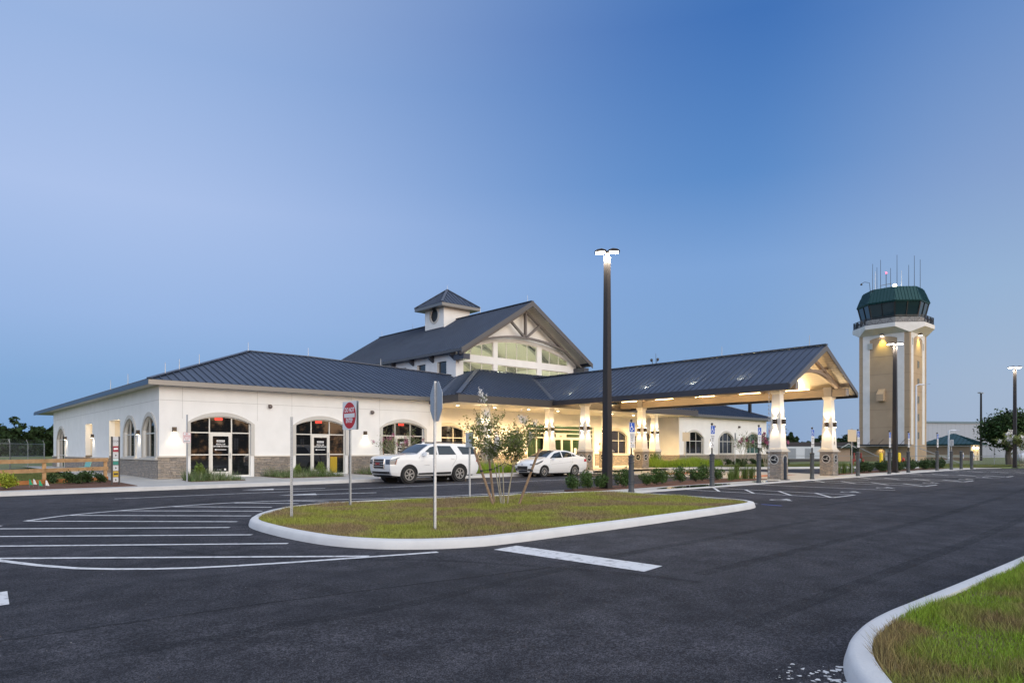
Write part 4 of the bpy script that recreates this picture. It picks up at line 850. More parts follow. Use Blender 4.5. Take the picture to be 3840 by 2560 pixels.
# bin-like black ash post at the front column
AU, AV = 33.55, 16.72; z0 = G(AU, AV) + .03
b = thing('ash_post', (AU, AV, z0), 'slim dark smoking post on a base plate beside the front left stone column', 'ash post')
m = M(); m.frust(AU, AV, z0, z0 + .03, .17, .17); m.build('base_plate', BLACK, b); m = M(); m.frust(AU, AV, z0 + .03, z0 + 1.05, .055, .055); m.frust(AU, AV, z0 + 1.05, z0 + 1.15, .06, .04); m.build('post', mat('ash_navy', (.03, .037, .05), .4), b)
# ================================================================ CONTROL TOWER
TX, TY, HW = 97.75, 33.95, 3.05
TB = thing('control_tower', (TX, TY, .2), 'tall tan and white airport control tower with glazed cab and dark green roof', 'control tower')
tu = lambda s, d, z: (TX - HW - d, s, z); tv = lambda s, d, z: (s, TY - HW - d, z)
m = M(); m.frust(TX, TY, .0, 17.05, HW, HW); m.build('shaft', TANT, TB)
def tband(mp, s0, s1, a0, a1, zt, zs, zc, name='white_surround'):
    m = M(); lo, hi = sorted((s0, s1)); b0, b1 = sorted((a0, a1))
    m.prism([(lo, 2.55), (lo, zt), (hi, zt), (hi, 2.55), (b1, 2.55)] + arch(b0, b1, zs, zc, 10)[::-1] + [(b0, 2.55)], [], mp, -.02, .05); m.build(name, TWHITE, TB)
tband(tu, 31.53, 36.52, 32.35, 35.67, 16.98, 16.2, 16.5); tband(tv, 95.1, 100.01, 95.87, 99.14, 16.98, 16.0, 16.5)
m = M()
for z in (4.75, 7.04, 9.35, 11.64, 13.93): m.frust(TX, TY, z, z + .035, HW + .008, HW + .008)
m.build('floor_joint', mat('tower_joint', (.26, .19, .125), .9), TB)
for z0, z1 in ((12.39, 13.34), (10.09, 11.08), (7.82, 8.81), (5.52, 6.53), (3.2, 4.2)):
    m = M(); m.prism([(97.36, z0), (98.05, z0), (98.05, z1), (97.36, z1)], [[(97.43, z0 + .07), (97.98, z0 + .07), (97.98, z1 - .07), (97.43, z1 - .07)]], tv, 0, .05); k = m.build('window', mat('tower_frame', (.33, .27, .18), .6), TB)
    m = M(); m.prism([(97.4, z0 + .04), (98.01, z0 + .04), (98.01, z1 - .04), (97.4, z1 - .04)], [], tv, .0, .015); m.build('pane', mat('tower_pane', (.16, .15, .12), .06), k)
m = M(); m.prism([(33.77, 8.16), (34.6, 8.16), (34.6, 9.05), (33.77, 9.05)], [], tu, 0, .75); m.hexa([tu(33.77, 0, 9.05), tu(34.6, 0, 9.05), tu(34.6, .75, 9.05), tu(33.77, .75, 9.05)], [tu(33.77, 0, 9.75), tu(34.6, 0, 9.75), tu(34.6, .05, 9.75), tu(33.77, .05, 9.75)]); m.build('vent_hood', TANT, TB)
m = M(); m.prism([(35.3, 15.0), (35.9, 15.0), (35.9, 15.75), (35.3, 15.75)], [], tu, .05, .14); m.build('louvre', mat('louvre_grey', (.4, .42, .40), .5), TB)
m = M(); m.prism([(95.4, 15.2), (95.6, 15.2), (95.6, 16.1), (95.4, 16.1)], [], tv, .05, .1); m.prism([(99.3, 14.8), (99.5, 14.8), (99.5, 15.7), (99.3, 15.7)], [], tv, .05, .1); m.build('louvre', MATS['louvre_grey'], TB)
for mp, s, z in ((tu, 34.1, 16.7), (tv, 97.77, 16.72)):
    m = M(); m.prism([(s - .18, z - .12), (s + .18, z - .12), (s + .18, z + .12), (s - .18, z + .12)], [], mp, .05, .45); k = m.build('wall_lamp', FIXT, TB)
    m = M(); m.prism([(s - .14, z - .15), (s + .14, z - .15), (s + .14, z - .125), (s - .14, z - .125)], [], mp, .12, .42); m.build('lens', LENS, k)
    lamp('SPOT', 420, Vector(mp(s, .40, z - .22)), k, (1, .78, .14), .08, Vector((0, 0, -1)) - (Vector(mp(0, 1, 0)) - Vector(mp(0, 0, 0))) * .22, 75, .9)
octa = lambda a, z, cx=TX, cy=TY: [(cx + a * x, cy + a * y, z) for x, y in ((-1, .414), (-1, -.414), (-.414, -1), (.414, -1), (1, -.414), (1, .414), (.414, 1), (-.414, 1))]
def oring(m, a0, z0, a1, z1, caps=True):
    b = len(m.v); m.v += octa(a0, z0) + octa(a1, z1)
    fs = [(b + i, b + (i + 1) % 8, b + 8 + (i + 1) % 8, b + 8 + i) for i in range(8)]
    if caps: fs += [tuple(b + i for i in range(8)), tuple(b + 8 + i for i in range(8))]
    m.f += fs; m.mi += [m.m] * len(fs); return m
me = bpy.data.meshes.new('platform'); bmh = bmesh.new()
for p in octa(4.4, 17.96) + octa(4.4, 17.45) + [(TX + a * 3.07, TY + b * 3.07, 16.75) for a, b in ((-1, -1), (1, -1), (1, 1), (-1, 1))]: bmh.verts.new(Vector(p) - Vector((TX, TY, .2)))
bmesh.ops.convex_hull(bmh, input=bmh.verts[:]); bmh.to_mesh(me); bmh.free(); me.materials.append(TWHITE); o = bpy.data.objects.new('platform', me); COL.objects.link(o); o.parent = TB
m = M(); oring(m, 3.85, 17.95, 3.85, 18.72); m.build('cab_sill', TWHITE, TB)
m = M(); oring(m, 3.34, 18.73, 3.78, 20.7); cabm = m.build('cab_glazing', mat('cab_glass', (.012, .03, .035), .05, spec=.9), TB)
B0, B1 = octa(3.37, 18.74), octa(3.80, 20.7)
for i in range(8):
    for t_ in (0, .5): m = M(); p = Vector(B0[i]).lerp(Vector(B0[(i + 1) % 8]), t_); q = Vector(B1[i]).lerp(Vector(B1[(i + 1) % 8]), t_); m.bar(p, q, .14 if t_ == 0 else .08, .12, (Vector((TX, TY, 0)) - Vector((p.x, p.y, 0))).normalized()); m.build('cab_mullion', BLACK, TB)
m = M(); b0, b1 = octa(3.98, 20.88), octa(3.22, 22.75)
for i in range(8): m.roof([b0[i], b0[(i + 1) % 8], b1[(i + 1) % 8], b1[i]], b0[i], b0[(i + 1) % 8], .40, .05, (.06, .05), .2)
oring(m, 3.9, 20.72, 3.95, 20.86); oring(m, 3.2, 22.6, 3.2, 22.74); m.build('cab_roof', GREENR, TB)
m = M(); m.m = 0; ro_, ri = octa(4.3, 17.98), octa(4.3, 18.9)
for i in range(8):
    p, q = Vector(ro_[i]), Vector(ro_[(i + 1) % 8]); L_ = (q - p).length; t_ = (q - p).normalized(); nn = Vector((t_.y, -t_.x, 0))
    mp = lambda s, d, z: tuple(p + t_ * s + nn * d + Vector((0, 0, z)))
    for z in (.05, .88): m.prism([(0, z), (L_, z), (L_, z + .05), (0, z + .05)], [], mp, -.02, .02)
    for k in range(3):
        cx = L_ * (k + .5) / 3
        for h in (.36, .26, .16, .06): m.prism([(cx - h, .49 - h), (cx + h, .49 - h), (cx + h, .49 + h), (cx - h, .49 + h)], [[(cx - h + .035, .49 - h + .035), (cx + h - .035, .49 - h + .035), (cx + h - .035, .49 + h - .035), (cx - h + .035, .49 + h - .035)]], mp, -.015, .015)
        m.stroke([(cx - .36, .13), (cx + .36, .85)], .03, mp, .016); m.stroke([(cx - .36, .85), (cx + .36, .13)], .03, mp, .017)
        for e in (-.58, -.5, -.43, .43, .5, .58): m.prism([(cx + e - .012, .08), (cx + e + .012, .08), (cx + e + .012, .9), (cx + e - .012, .9)], [], mp, -.012, .012)
m.build('railing', BLACK, TB)
for x, y, zt, zb, w_ in ((93.5 + .9, 35.2, 26.1, 22.3, 0), (93.8 + .9, 35.0, 25.1, 22.5, 1), (95.0, 34.9, 25.7, 22.6, 0), (95.4, 34.6, 26.7, 22.7, 0), (96.3, 33.7, 25.6, 22.7, 0), (96.8, 33.1, 27.3, 22.7, 0), (97.2, 32.7, 25.2, 22.7, 1), (98.0, 32.1, 26.0, 22.7, 0), (98.5, 31.6, 27.2, 22.7, 0), (99.1, 31.1, 26.7, 22.5, 0)):
    m = M(); m.tube((x, y, zb - .4), (x, y, zt), .035, .022, 6); m.build('whip_antenna', WHITE if w_ else BLACK, TB)
m = M(); m.tube((95.9, 34.1, 22.4), (95.9, 34.1, 24.9), .04); m.bar((95.3, 34.6, 23.3), (96.4, 33.6, 23.6), .05, .05); m.bar((96.4, 33.6, 23.6), (96.4, 33.6, 24.9), .03, .03); mk = m.build('antenna_mast', BLACK, TB)
m = M(); m.lathe((95.9, 34.1, 25.0), [(.02, .12), (.07, .06), (.07, -.05), (.03, -.1)], 10); m.build('obstruction_light', glow('red_beacon', (1, .03, .05), 12), mk)
m = M(); m.tube((96.6, 33.3, 22.5), (96.6, 33.3, 23.0), .05); bk = m.build('beacon_stem', GUTT, TB); m = M(); m.lathe((96.6, 33.3, 23.2), [(.05, .3), (.2, .22), (.24, 0), (.2, -.22), (.08, -.28)], 14); m.build('rotating_beacon', glow('beacon_lens', (1, .93, .75), 9), bk)
m = M(); m.path([(94.4, 35.5, 22.6), (94.4, 35.6, 23.7), (93.9, 36.0, 23.8), (93.6, 36.3, 23.6)], .03); m.lathe((93.6, 36.3, 23.5), [(.02, .12), (.13, .05), (.13, -.08), (.04, -.14)], 10); m.build('roof_camera', BLACK, TB)
m = M(); m.box(92.6, 94.68, 30.7, 36.2, 2.42, 2.58); ck = m.build('door_canopy', GUTT, TB)
for v in (31.4, 32.7, 34.0, 35.3):
    m = M(); m.tube((94.7, v, 3.25), (93.0, v - .0, 2.58), .025); m.build('canopy_stay', BLACK, ck)
m = M(); m.prism([(32.75, .12), (33.75, .12), (33.75, 2.0), (32.75, 2.0)], [], tu, 0, .06); dk = m.build('door', mat('white_door', (.72, .74, .78), .5), TB)
m = M(); m.path([tu(33.62, .07, .95), tu(33.62, .12, .95), tu(33.62, .12, 1.1)], .02); m.build('door_handle', BLACK, dk); m = M(); m.flat([(33.45, 1.35), (33.3, 1.42), (33.3, 1.38), (33.1, 1.38), (33.1, 1.32), (33.3, 1.32), (33.3, 1.28)], tu, .065); m.build('arrow_plate', BLACK, dk)
m = M(); m.prism([(34.1, 2.12), (34.5, 2.12), (34.5, 2.32), (34.1, 2.32)], [], tu, 0, .2); k = m.build('wall_lamp', FIXT, TB); lamp('SPOT', 25, tu(34.3, .3, 2.05), k, (1, .75, .35), .05, (.35, 0, -1), 120, .8)
# ================================================================ VEHICLES
CARW = mat('white_car_paint', (.78, .79, .80), .3, coat=1.0)
CGL = mat('car_glass', (.020, .030, .036), .04, spec=.9)
CHROME = mat('chrome', (.75, .75, .76), .18, 1.0)
TYRE = mat('tyre_rubber', (.022, .022, .022), .85, bump=.2, bscale=60)
RIM = mat('alloy_rim', (.62, .62, .61), .28, .85)
BLKP = mat('black_plastic', (.018, .018, .02), .5)
LAMPG = mat('headlamp_glass', (.10, .11, .13), .08, .4)
TAILR = mat('tail_lamp_red', (.45, .012, .012), .15)
AMBER = mat('amber_lens', (.30, .06, .02), .2)
class Car:
    def __init__(s, name, loc, label, cat, L, zt, zb0, W, fx, rx, arches, R, bowf, crown, hood):
        s.L, s.zt_, s.W_, s.fx_, s.rx_, s.ar, s.R, s.bowf, s.crown = L, zt, W, fx, rx, arches, R, bowf, crown; s.zb0 = zb0
        s.t = thing(name, loc, label, cat, local=True)
        Xs = set(np.round(np.concatenate([np.linspace(0, .7, 12), np.linspace(.7, L - .5, 44), np.linspace(L - .5, L, 9)]), 4))
        for c in arches:
            for a in np.linspace(0, math.pi, 15): Xs.add(round(c + s.AR * math.cos(a), 4) if False else round(c + R * 1.19 * math.cos(a), 4))
        s.Xs = sorted(Xs); N = 13; m = M()
        for sg in (-1, 1):
            b = len(m.v); k = len(s.Xs)
            for X in s.Xs:
                z0, z1 = s.zb(X), s.zt(X)
                for i in range(N + 1): m.v.append(s.side(X, z0 + (z1 - z0) * i / N, sg))
            for i in range(k - 1):
                for j in range(N): q = b + i * (N + 1) + j; m.f.append((q, q + N + 1, q + N + 2, q + 1)); m.mi.append(0)
        NS = 12; b = len(m.v); k = len(s.Xs)
        for X in s.Xs:
            for j in range(NS + 1): m.v.append(s.top(X, -1 + 2 * j / NS))
        for i in range(k - 1):
            for j in range(NS): q = b + i * (NS + 1) + j; m.f.append((q, q + NS + 1, q + NS + 2, q + 1)); m.mi.append(0)
        for end in (0, L):
            b = len(m.v)
            for i in range(N + 1):
                z0, z1 = s.zb(end), s.zt(end)
                for j in range(NS + 1): m.v.append(s.face(end, -1 + 2 * j / NS, z0 + (z1 - z0) * i / N))
            for i in range(N):
                for j in range(NS): q = b + i * (NS + 1) + j; m.f.append((q, q + NS + 1, q + NS + 2, q + 1)); m.mi.append(0)
        me = m.build('body', CARW, s.t, recalc=False); bm = bmesh.new(); bm.from_mesh(me.data); bmesh.ops.remove_doubles(bm, verts=bm.verts[:], dist=.003); bmesh.ops.recalc_face_normals(bm, faces=bm.faces[:]); bm.to_mesh(me.data); bm.free()
        me.data.polygons.foreach_set('use_smooth', [True] * len(me.data.polygons)); me.data.set_sharp_from_angle(angle=R_(38)); s.body = me
        u = M(); u.box(.25, L - .2, -.7, .7, zb0 - .06, zb0 + .25); 
        for c in arches:   # dark wheel wells
            for sg in (-1, 1): u.lathe((c, sg * (s.W_[2][1] - .30), s.R), [(R * 1.13, -.22), (R * 1.13, .12)], 20, 'y')
        u.build('underbody', BLKP, s.t)
    def zt(s, X): return float(np.interp(X, *zip(*s.zt_)))
    def zb(s, X):
        z = s.zb0 + .04 * max(0, 1 - X / .5)
        for c in s.ar:
            a = s.R * 1.19
            if abs(X - c) < a - 1e-4: z = max(z, s.R + math.sqrt(a * a - (X - c) ** 2))
        return min(z, s.zt(X) - .03)
    def Wd(s, X, z):
        w = float(np.interp(z, *zip(*s.W_)))
        return w * (1 - .10 * max(0, 1 - X / .8) ** 2 - .07 * max(0, 1 - (s.L - X) / .7) ** 2)
    def xx(s, X, z): return X + float(np.interp(z, *zip(*s.fx_))) * max(0, 1 - X / .6) - float(np.interp(z, *zip(*s.rx_))) * max(0, 1 - (s.L - X) / .6)
    def side(s, X, z, sg, off=0.): return (s.xx(X, z), sg * (s.Wd(X, z) + off), z)
    def top(s, X, q, off=0.):
        z = s.zt(X); x = s.xx(X, z) - s.bowf * max(0, 1 - X / .9) * (1 - q * q) + .5 * s.bowf * max(0, 1 - (s.L - X) / .6) * (1 - q * q)
        cr = s.crown * (1 - abs(q) ** 3) * min(1, X / .4, (s.L - X) / .4)
        return (x - off * .6 if X < s.L * .5 else x + off * .6, q * s.Wd(X, z), z + cr + off)
    def face(s, end, q, z, off=0.):
        if end == 0: return (s.xx(0, z) - s.bowf * (1 - q * q) - off, q * s.Wd(0, z), z)
        return (s.xx(s.L, z) + .5 * s.bowf * (1 - q * q) + off, q * s.Wd(s.L, z), z)
    def patch(s, name, matl, fn, us, vs, parent=None):
        m = M(); nu, nv = len(us), len(vs); m.v = [fn(a, b) for a in us for b in vs]
        for i in range(nu - 1):
            for j in range(nv - 1): q = i * nv + j; m.f.append((q, q + nv, q + nv + 1, q + 1)); m.mi.append(0)
        return m.build(name, matl, parent or s.t, smooth=60, recalc=False)
    def poly(s, name, matl, pts, off=.008, sides=(-1, 1), parent=None):
        for sg in sides:
            xs = [p[0] for p in pts]; X = sorted(set(list(np.linspace(min(xs) + 1e-4, max(xs) - 1e-4, 10)) + [min(max(x_, min(xs) + 1e-4), max(xs) - 1e-4) for x_ in xs])); NV = 9; m = M()
            for x_ in X:
                zs_ = []
                for (ax, az_), (bx, bz) in zip(pts, pts[1:] + pts[:1]):
                    if (ax - x_) * (bx - x_) <= 0 and abs(ax - bx) > 1e-9: zs_.append(az_ + (bz - az_) * (x_ - ax) / (bx - ax))
                for j in range(NV): m.v.append(s.side(x_, min(zs_) + (max(zs_) - min(zs_)) * j / (NV - 1), sg, off))
            for i in range(len(X) - 1):
                for j in range(NV - 1): q = i * NV + j; m.f.append((q, q + NV, q + NV + 1, q + 1)); m.mi.append(0)
            m.build(name, matl, parent or s.t, smooth=40)
    def lines(s, name, matl, paths, w=.008, off=.004):
        for sg in (-1, 1):
            m = M()
            for p in paths:
                for a, b in zip(p[:-1], p[1:]): m.bar(s.side(*a, sg, off), s.side(*b, sg, off), w, w, (0, 1, 0))
            m.build(name, matl, s.t)
    def wheels(s, y, w, rimr, spokes, dbl=True):
        for c in s.ar:
            for sg in (-1, 1):
                m = M(); R = s.R; cy = sg * y
                m.lathe((c, cy, R), [(rimr, -w * .42), (R * .93, -w * .5), (R, -w * .36), (R, w * .36), (R * .93, w * .5), (rimr, w * .42)], 32, 'y'); wl_ = m.build('wheel', TYRE, s.t, smooth=35)
                r = M(); o = cy + sg * w * .40
                r.lathe((c, o, R), [(rimr * .99, -.10), (rimr * 1.0, .015 * 1), (rimr * .93, .02), (rimr * .88, -.08)], 32, 'y') if False else None
                ring = lambda q: [(q * math.cos(t_), q * math.sin(t_)) for t_ in np.linspace(0, 6.2832, 33)[:-1]]
                mp = lambda a, d, b: (c + a, o + sg * d, R + b)
                r.prism(ring(rimr), [ring(rimr * .88)], mp, -.10, .018); r.prism(ring(rimr * .26), [], mp, -.04, .012)
                for i in range(spokes):
                    a = 6.2832 * i / spokes + .3
                    for da in ((-.14, .14) if dbl else (0,)):
                        p = Vector((rimr * .2 * math.cos(a), rimr * .2 * math.sin(a))); q = Vector((rimr * .9 * math.cos(a + da), rimr * .9 * math.sin(a + da))); n_ = Vector((-(q - p).y, (q - p).x)).normalized() * rimr * (.055 if dbl else .075)
                        r.prism([p + n_, q + n_ * .9, q - n_ * .9, p - n_], [], mp, -.05, .008)
                r.build('rim', RIM, wl_)
                k = M(); k.lathe((c, cy + sg * w * .05, R), [(rimr * .86, -.02), (rimr * .86, .02)], 24, 'y'); k.build('brake_disc', BLKP, wl_)
# ---- full-size SUV
sv = Car('parked_suv', (16.66, 28.02, G(18.5, 27.9)), 'large white SUV with chrome grille parked at the kerb facing left', 'SUV', 5.18,
         [(0, 1.13), (.04, 1.20), (.15, 1.25), (.6, 1.305), (1.25, 1.345), (1.46, 1.365), (1.95, 1.66), (2.22, 1.79), (2.5, 1.85), (3.2, 1.885), (4.2, 1.87), (4.80, 1.84), (5.0, 1.785), (5.08, 1.55), (5.18, 1.08)], .34,
         [(.3, .92), (.5, .985), (.8, 1.01), (1.1, 1.0), (1.33, .965), (1.7, .84), (1.86, .74)], [(.3, .18), (.5, .05), (.75, 0), (1.05, .01), (1.2, .05)], [(.3, .14), (.6, 0), (1.2, 0)], (1.0, 3.95), .41, .07, .04, 1.4)
sv.patch('windshield', CGL, lambda X, q: sv.top(X, q, .012), np.linspace(1.49, 2.2, 7), np.linspace(-.93, .93, 9))
sv.patch('sunroof', CGL, lambda X, q: sv.top(X, q, .008), np.linspace(2.5, 3.0, 4), np.linspace(-.55, .55, 7))
sv.poly('window', CGL, [(1.74, 1.36), (2.25, 1.70), (2.60, 1.76), (2.60, 1.335)]); sv.poly('window', CGL, [(2.69, 1.335), (2.69, 1.765), (3.48, 1.765), (3.74, 1.34)]); sv.poly('window', CGL, [(3.90, 1.74), (4.14, 1.35), (4.93, 1.35), (4.90, 1.70)])
sv.lines('door_seam', mat('seam_grey', (.25, .25, .26), .6), [[(1.55, .42), (1.55, 1.20), (1.64, 1.30)], [(2.65, .40), (2.65, 1.30)], [(3.48, .78), (3.76, 1.15), (3.76, 1.30)], [(1.55, .40), (3.4, .40)]], .01)
sv.poly('rocker_trim', BLKP, [(1.52, .375), (1.52, .47), (3.43, .50), (3.43, .375)], .006)
for X in (2.42, 3.52):
    for sg in (-1, 1): m = M(); m.path([sv.side(X - .11, 1.15, sg, .0), sv.side(X - .09, 1.15, sg, .04), sv.side(X + .09, 1.15, sg, .04), sv.side(X + .11, 1.15, sg, 0)], .016); m.build('door_handle', CARW, sv.t)
for sg in (-1, 1):
    m = M(); y = sg * .98; m.bar((1.80, y, 1.30), (1.80, y + sg * .16, 1.34), .07, .04); m.hexa([(1.70, y + sg * .12, 1.27), (1.88, y + sg * .12, 1.28), (1.90, y + sg * .33, 1.29), (1.76, y + sg * .33, 1.29)], [(1.71, y + sg * .12, 1.46), (1.86, y + sg * .12, 1.47), (1.88, y + sg * .32, 1.45), (1.77, y + sg * .32, 1.44)]); m.build('mirror', CARW, sv.t)
    m = M(); m.path([(2.55, sg * .60, 1.86), (2.7, sg * .60, 1.945), (4.5, sg * .60, 1.94), (4.75, sg * .58, 1.85)], .022); m.build('roof_rail', BLKP, sv.t)
    m = M(); m.box(1.52, 3.42, *sorted((sg * .88, sg * 1.02)), .30, .345); m.m = 1; m.box(1.55, 3.4, *sorted((sg * 1.02, sg * 1.03)), .315, .335); m.build('running_board', [BLKP, CHROME], sv.t)
    sv.patch('headlight', LAMPG, lambda q, z: sv.face(0, q * sg, z, .014), np.linspace(.66, .99, 5), np.linspace(.90, 1.12, 4))
    sv.poly('headlight', LAMPG, [(.0, .90), (.0, 1.12), (.50, 1.23), (.34, 1.15), (.27, .90)], .012, (sg,)); sv.poly('side_marker', AMBER, [(.235, .88), (.30, 1.11), (.33, 1.12), (.27, .88)], .016, (sg,))
    sv.patch('fog_light', CHROME, lambda q, z: sv.face(0, q * sg, z, .022), np.linspace(.74, .92, 3), np.linspace(.49, .54, 2))
    sv.poly('tail_light', TAILR, [(5.0, .98), (5.05, 1.40), (5.10, 1.40), (5.17, .98)], .012, (sg,))
    sv.lines('arch_shade', mat('arch_shadow', (.05, .05, .055), .6), [[(c + .47 * math.cos(a), .40 + .47 * math.sin(a)) for a in np.linspace(.05, 3.09, 15)] for c in (1.0, 3.95)], .03, -.005) if sg == 1 else None  # dark strip painted in for the shade inside the wheel openings
gr = sv.patch('grille', BLKP, lambda q, z: sv.face(0, q, z, .012), np.linspace(-.52, .52, 9), np.linspace(.70, 1.13, 5))
for z in (.69, .80, .91, 1.02, 1.135): m = M(); m.path([sv.face(0, q, z, .025) for q in np.linspace(-.53, .53, 9)], .012); m.build('grille_bar', CHROME, gr)
for q in (-.53, .53): m = M(); m.path([sv.face(0, q, z, .025) for z in (.69, .9, 1.135)], .016); m.build('grille_bar', CHROME, gr)
text('GMC', .15, mat('badge_red', (.45, .02, .03), .3), (0, -1, 0), (0, 0, 1), sv.face(0, 0, .915, .06), 'badge', gr, sx=1.25, bold=.006)
sv.patch('lower_intake', BLKP, lambda q, z: sv.face(0, q, z, .012), np.linspace(-.92, .92, 11), np.linspace(.45, .56, 3)); sv.patch('skid_lip', BLKP, lambda q, z: sv.face(0, q, z, .012), np.linspace(-.9, .9, 9), np.linspace(.30, .40, 2))
text('YUKON', .07, GALV, (1, 0, 0), (0, 0, 1), (1.98, -1.022, .84), 'badge', sv.body, sx=1.2)
m = M(); m.hexa([(2.32, -.06, 1.85), (2.5, -.06, 1.865), (2.5, .06, 1.865), (2.32, .06, 1.85)], [(2.42, -.02, 1.93), (2.5, -.03, 1.94), (2.5, .03, 1.94), (2.42, .02, 1.93)]); m.build('aerial_fin', CARW, sv.t)
sv.wheels(.88, .27, .265, 6)
# ---- compact sedan
sd = Car('parked_sedan', (26.25, 28.45, G(28.3, 28.3)), 'small white sedan parked at the kerb before the entrance', 'sedan', 4.40,
         [(0, .76), (.06, .84), (.25, .93), (.7, 1.025), (.93, 1.06), (1.04, 1.09), (1.53, 1.35), (1.88, 1.465), (2.25, 1.51), (2.8, 1.495), (3.3, 1.395), (3.72, 1.20), (3.95, 1.145), (4.25, 1.12), (4.36, 1.03), (4.4, .9)], .22,
         [(.2, .76), (.45, .84), (.7, .86), (.97, .835), (1.09, .80), (1.35, .67), (1.5, .56)], [(.2, .12), (.45, .0), (.6, .0), (.8, .05)], [(.2, .16), (.5, 0), (.8, 0), (1.05, .02)], (.83, 3.34), .315, .15, .035, 1.1)
sd.patch('windshield', CGL, lambda X, q: sd.top(X, q, .010), np.linspace(1.06, 1.86, 7), np.linspace(-.92, .92, 9))
sd.patch('rear_glass', CGL, lambda X, q: sd.top(X, q, .010), np.linspace(3.0, 3.68, 5), np.linspace(-.88, .88, 7))
sd.poly('window', CGL, [(1.25, 1.05), (1.72, 1.335), (2.26, 1.435), (2.26, 1.085)]); sd.poly('window', CGL, [(2.35, 1.09), (2.35, 1.44), (2.85, 1.42), (3.14, 1.33), (3.14, 1.14)]); sd.poly('window', CGL, [(3.19, 1.15), (3.19, 1.305), (3.50, 1.18)])
sd.lines('door_seam', MATS['seam_grey'], [[(1.28, .32), (1.25, .8), (1.32, .98)], [(2.30, .30), (2.30, 1.03)], [(2.85, .52), (3.10, .8), (3.14, 1.05)], [(1.28, .30), (2.8, .29)], [(1.35, .72), (3.2, .84)]], .008)
for X in (2.1, 3.0):
    for sg in (-1, 1): m = M(); m.path([sd.side(X - .1, .90, sg, .0), sd.side(X - .08, .90, sg, .03), sd.side(X + .08, .90, sg, .03), sd.side(X + .1, .90, sg, 0)], .013); m.build('door_handle', CARW, sd.t)
for sg in (-1, 1):
    m = M(); y = sg * .80; m.bar((1.42, y, .98), (1.42, y + sg * .12, .985), .06, .05); m.hexa([(1.36, y + sg * .09, .95), (1.48, y + sg * .09, .955), (1.49, y + sg * .26, .97), (1.40, y + sg * .26, .97)], [(1.37, y + sg * .09, 1.07), (1.47, y + sg * .09, 1.08), (1.48, y + sg * .25, 1.07), (1.41, y + sg * .25, 1.06)]); m.build('mirror', CARW, sd.t)
    sd.poly('headlight', LAMPG, [(.02, .69), (.10, .78), (.50, .89), (.74, .955), (.62, .84), (.25, .70)], .010, (sg,)); sd.patch('headlight', LAMPG, lambda q, z: sd.face(0, q * sg, z, .01), np.linspace(.72, .99, 4), np.linspace(.67, .74, 2))
    sd.patch('fog_light', BLKP, lambda q, z: sd.face(0, q * sg, z, .012), np.linspace(.60, .95, 4), np.linspace(.36, .47, 2))
    sd.poly('tail_light', TAILR, [(4.12, .84), (4.18, 1.0), (4.33, 1.0), (4.38, .84)], .010, (sg,))
sd.patch('grille', BLKP, lambda q, z: sd.face(0, q, z, .012), np.linspace(-.55, .55, 9), np.linspace(.40, .62, 4)); sd.patch('lower_intake', BLKP, lambda q, z: sd.face(0, q, z, .012), np.linspace(-.5, .5, 7), np.linspace(.29, .37, 2))
m = M(); m.flat([(.06 * math.cos(t_), .70 + .025 * math.sin(t_)) for t_ in np.linspace(0, 6, 14)], lambda s_, d, z: (sd.face(0, 0, z, .02)[0], s_, z)); m.build('badge', mat('badge_blue', (.01, .04, .25), .3), sd.t, recalc=False)
sd.wheels(.735, .20, .215, 8, False)
# ================================================================ SITE FURNITURE
Z = lambda u, v, o=.0: G(u, v) + o
def upost(m, u, v, z0, z1, w=.045, holes=False):
    m.box(u - w / 2, u + w / 2, v - .012, v + .012, z0, z1); m.box(u - w / 2, u - w / 2 + .008, v - .030, v - .012, z0, z1); m.box(u + w / 2 - .008, u + w / 2, v - .030, v - .012, z0, z1)
def holes(u, v, z0, z1, parent, right=(1, 0, 0), n=(0, -1, 0)):
    m = M(); r, nn = Vector(right), Vector(n); z = z0 + .05
    while z < z1: c = Vector((u, v, z)) + nn * .0131; m.add([tuple(c + r * .006 * math.cos(a) + Vector((0, 0, .006 * math.sin(a)))) for a in np.linspace(0, 5.4, 7)], [tuple(range(7))]); z += .0508
    h = m.build('punched_holes', BLACK, parent, recalc=False); h['kind'] = 'stuff'; return h
def rot(o, u, v, a): o.rotation_euler = (0, 0, a); return o
def signpost(name, u, v, z0, h, label, cat='sign', ang=0.):
    t = thing(name, (u, v, z0), label, cat, local=True); t.rotation_euler = (0, 0, ang)
    m = M(); upost(m, 0, 0, -.05, h, .056); p = m.build('post', GALV, t); holes(0, .0, .05, h - .05, p); holes(0, .0, .05, h - .05, p, n=(0, 1, 0)); return t
vp = lambda y: (lambda s, d, z: (s, y - d, z))     # plate plane, front towards local -y
def rrect(w, h, r, cz=0):
    o = []
    for sx, sy, a0 in ((1, -1, -90), (1, 1, 0), (-1, 1, 90), (-1, -1, 180)):
        for a in range(a0, a0 + 91, 30): o.append((sx * (w / 2 - r) + r * math.cos(R_(a)), cz + sy * (h / 2 - r) + r * math.sin(R_(a))))
    return o
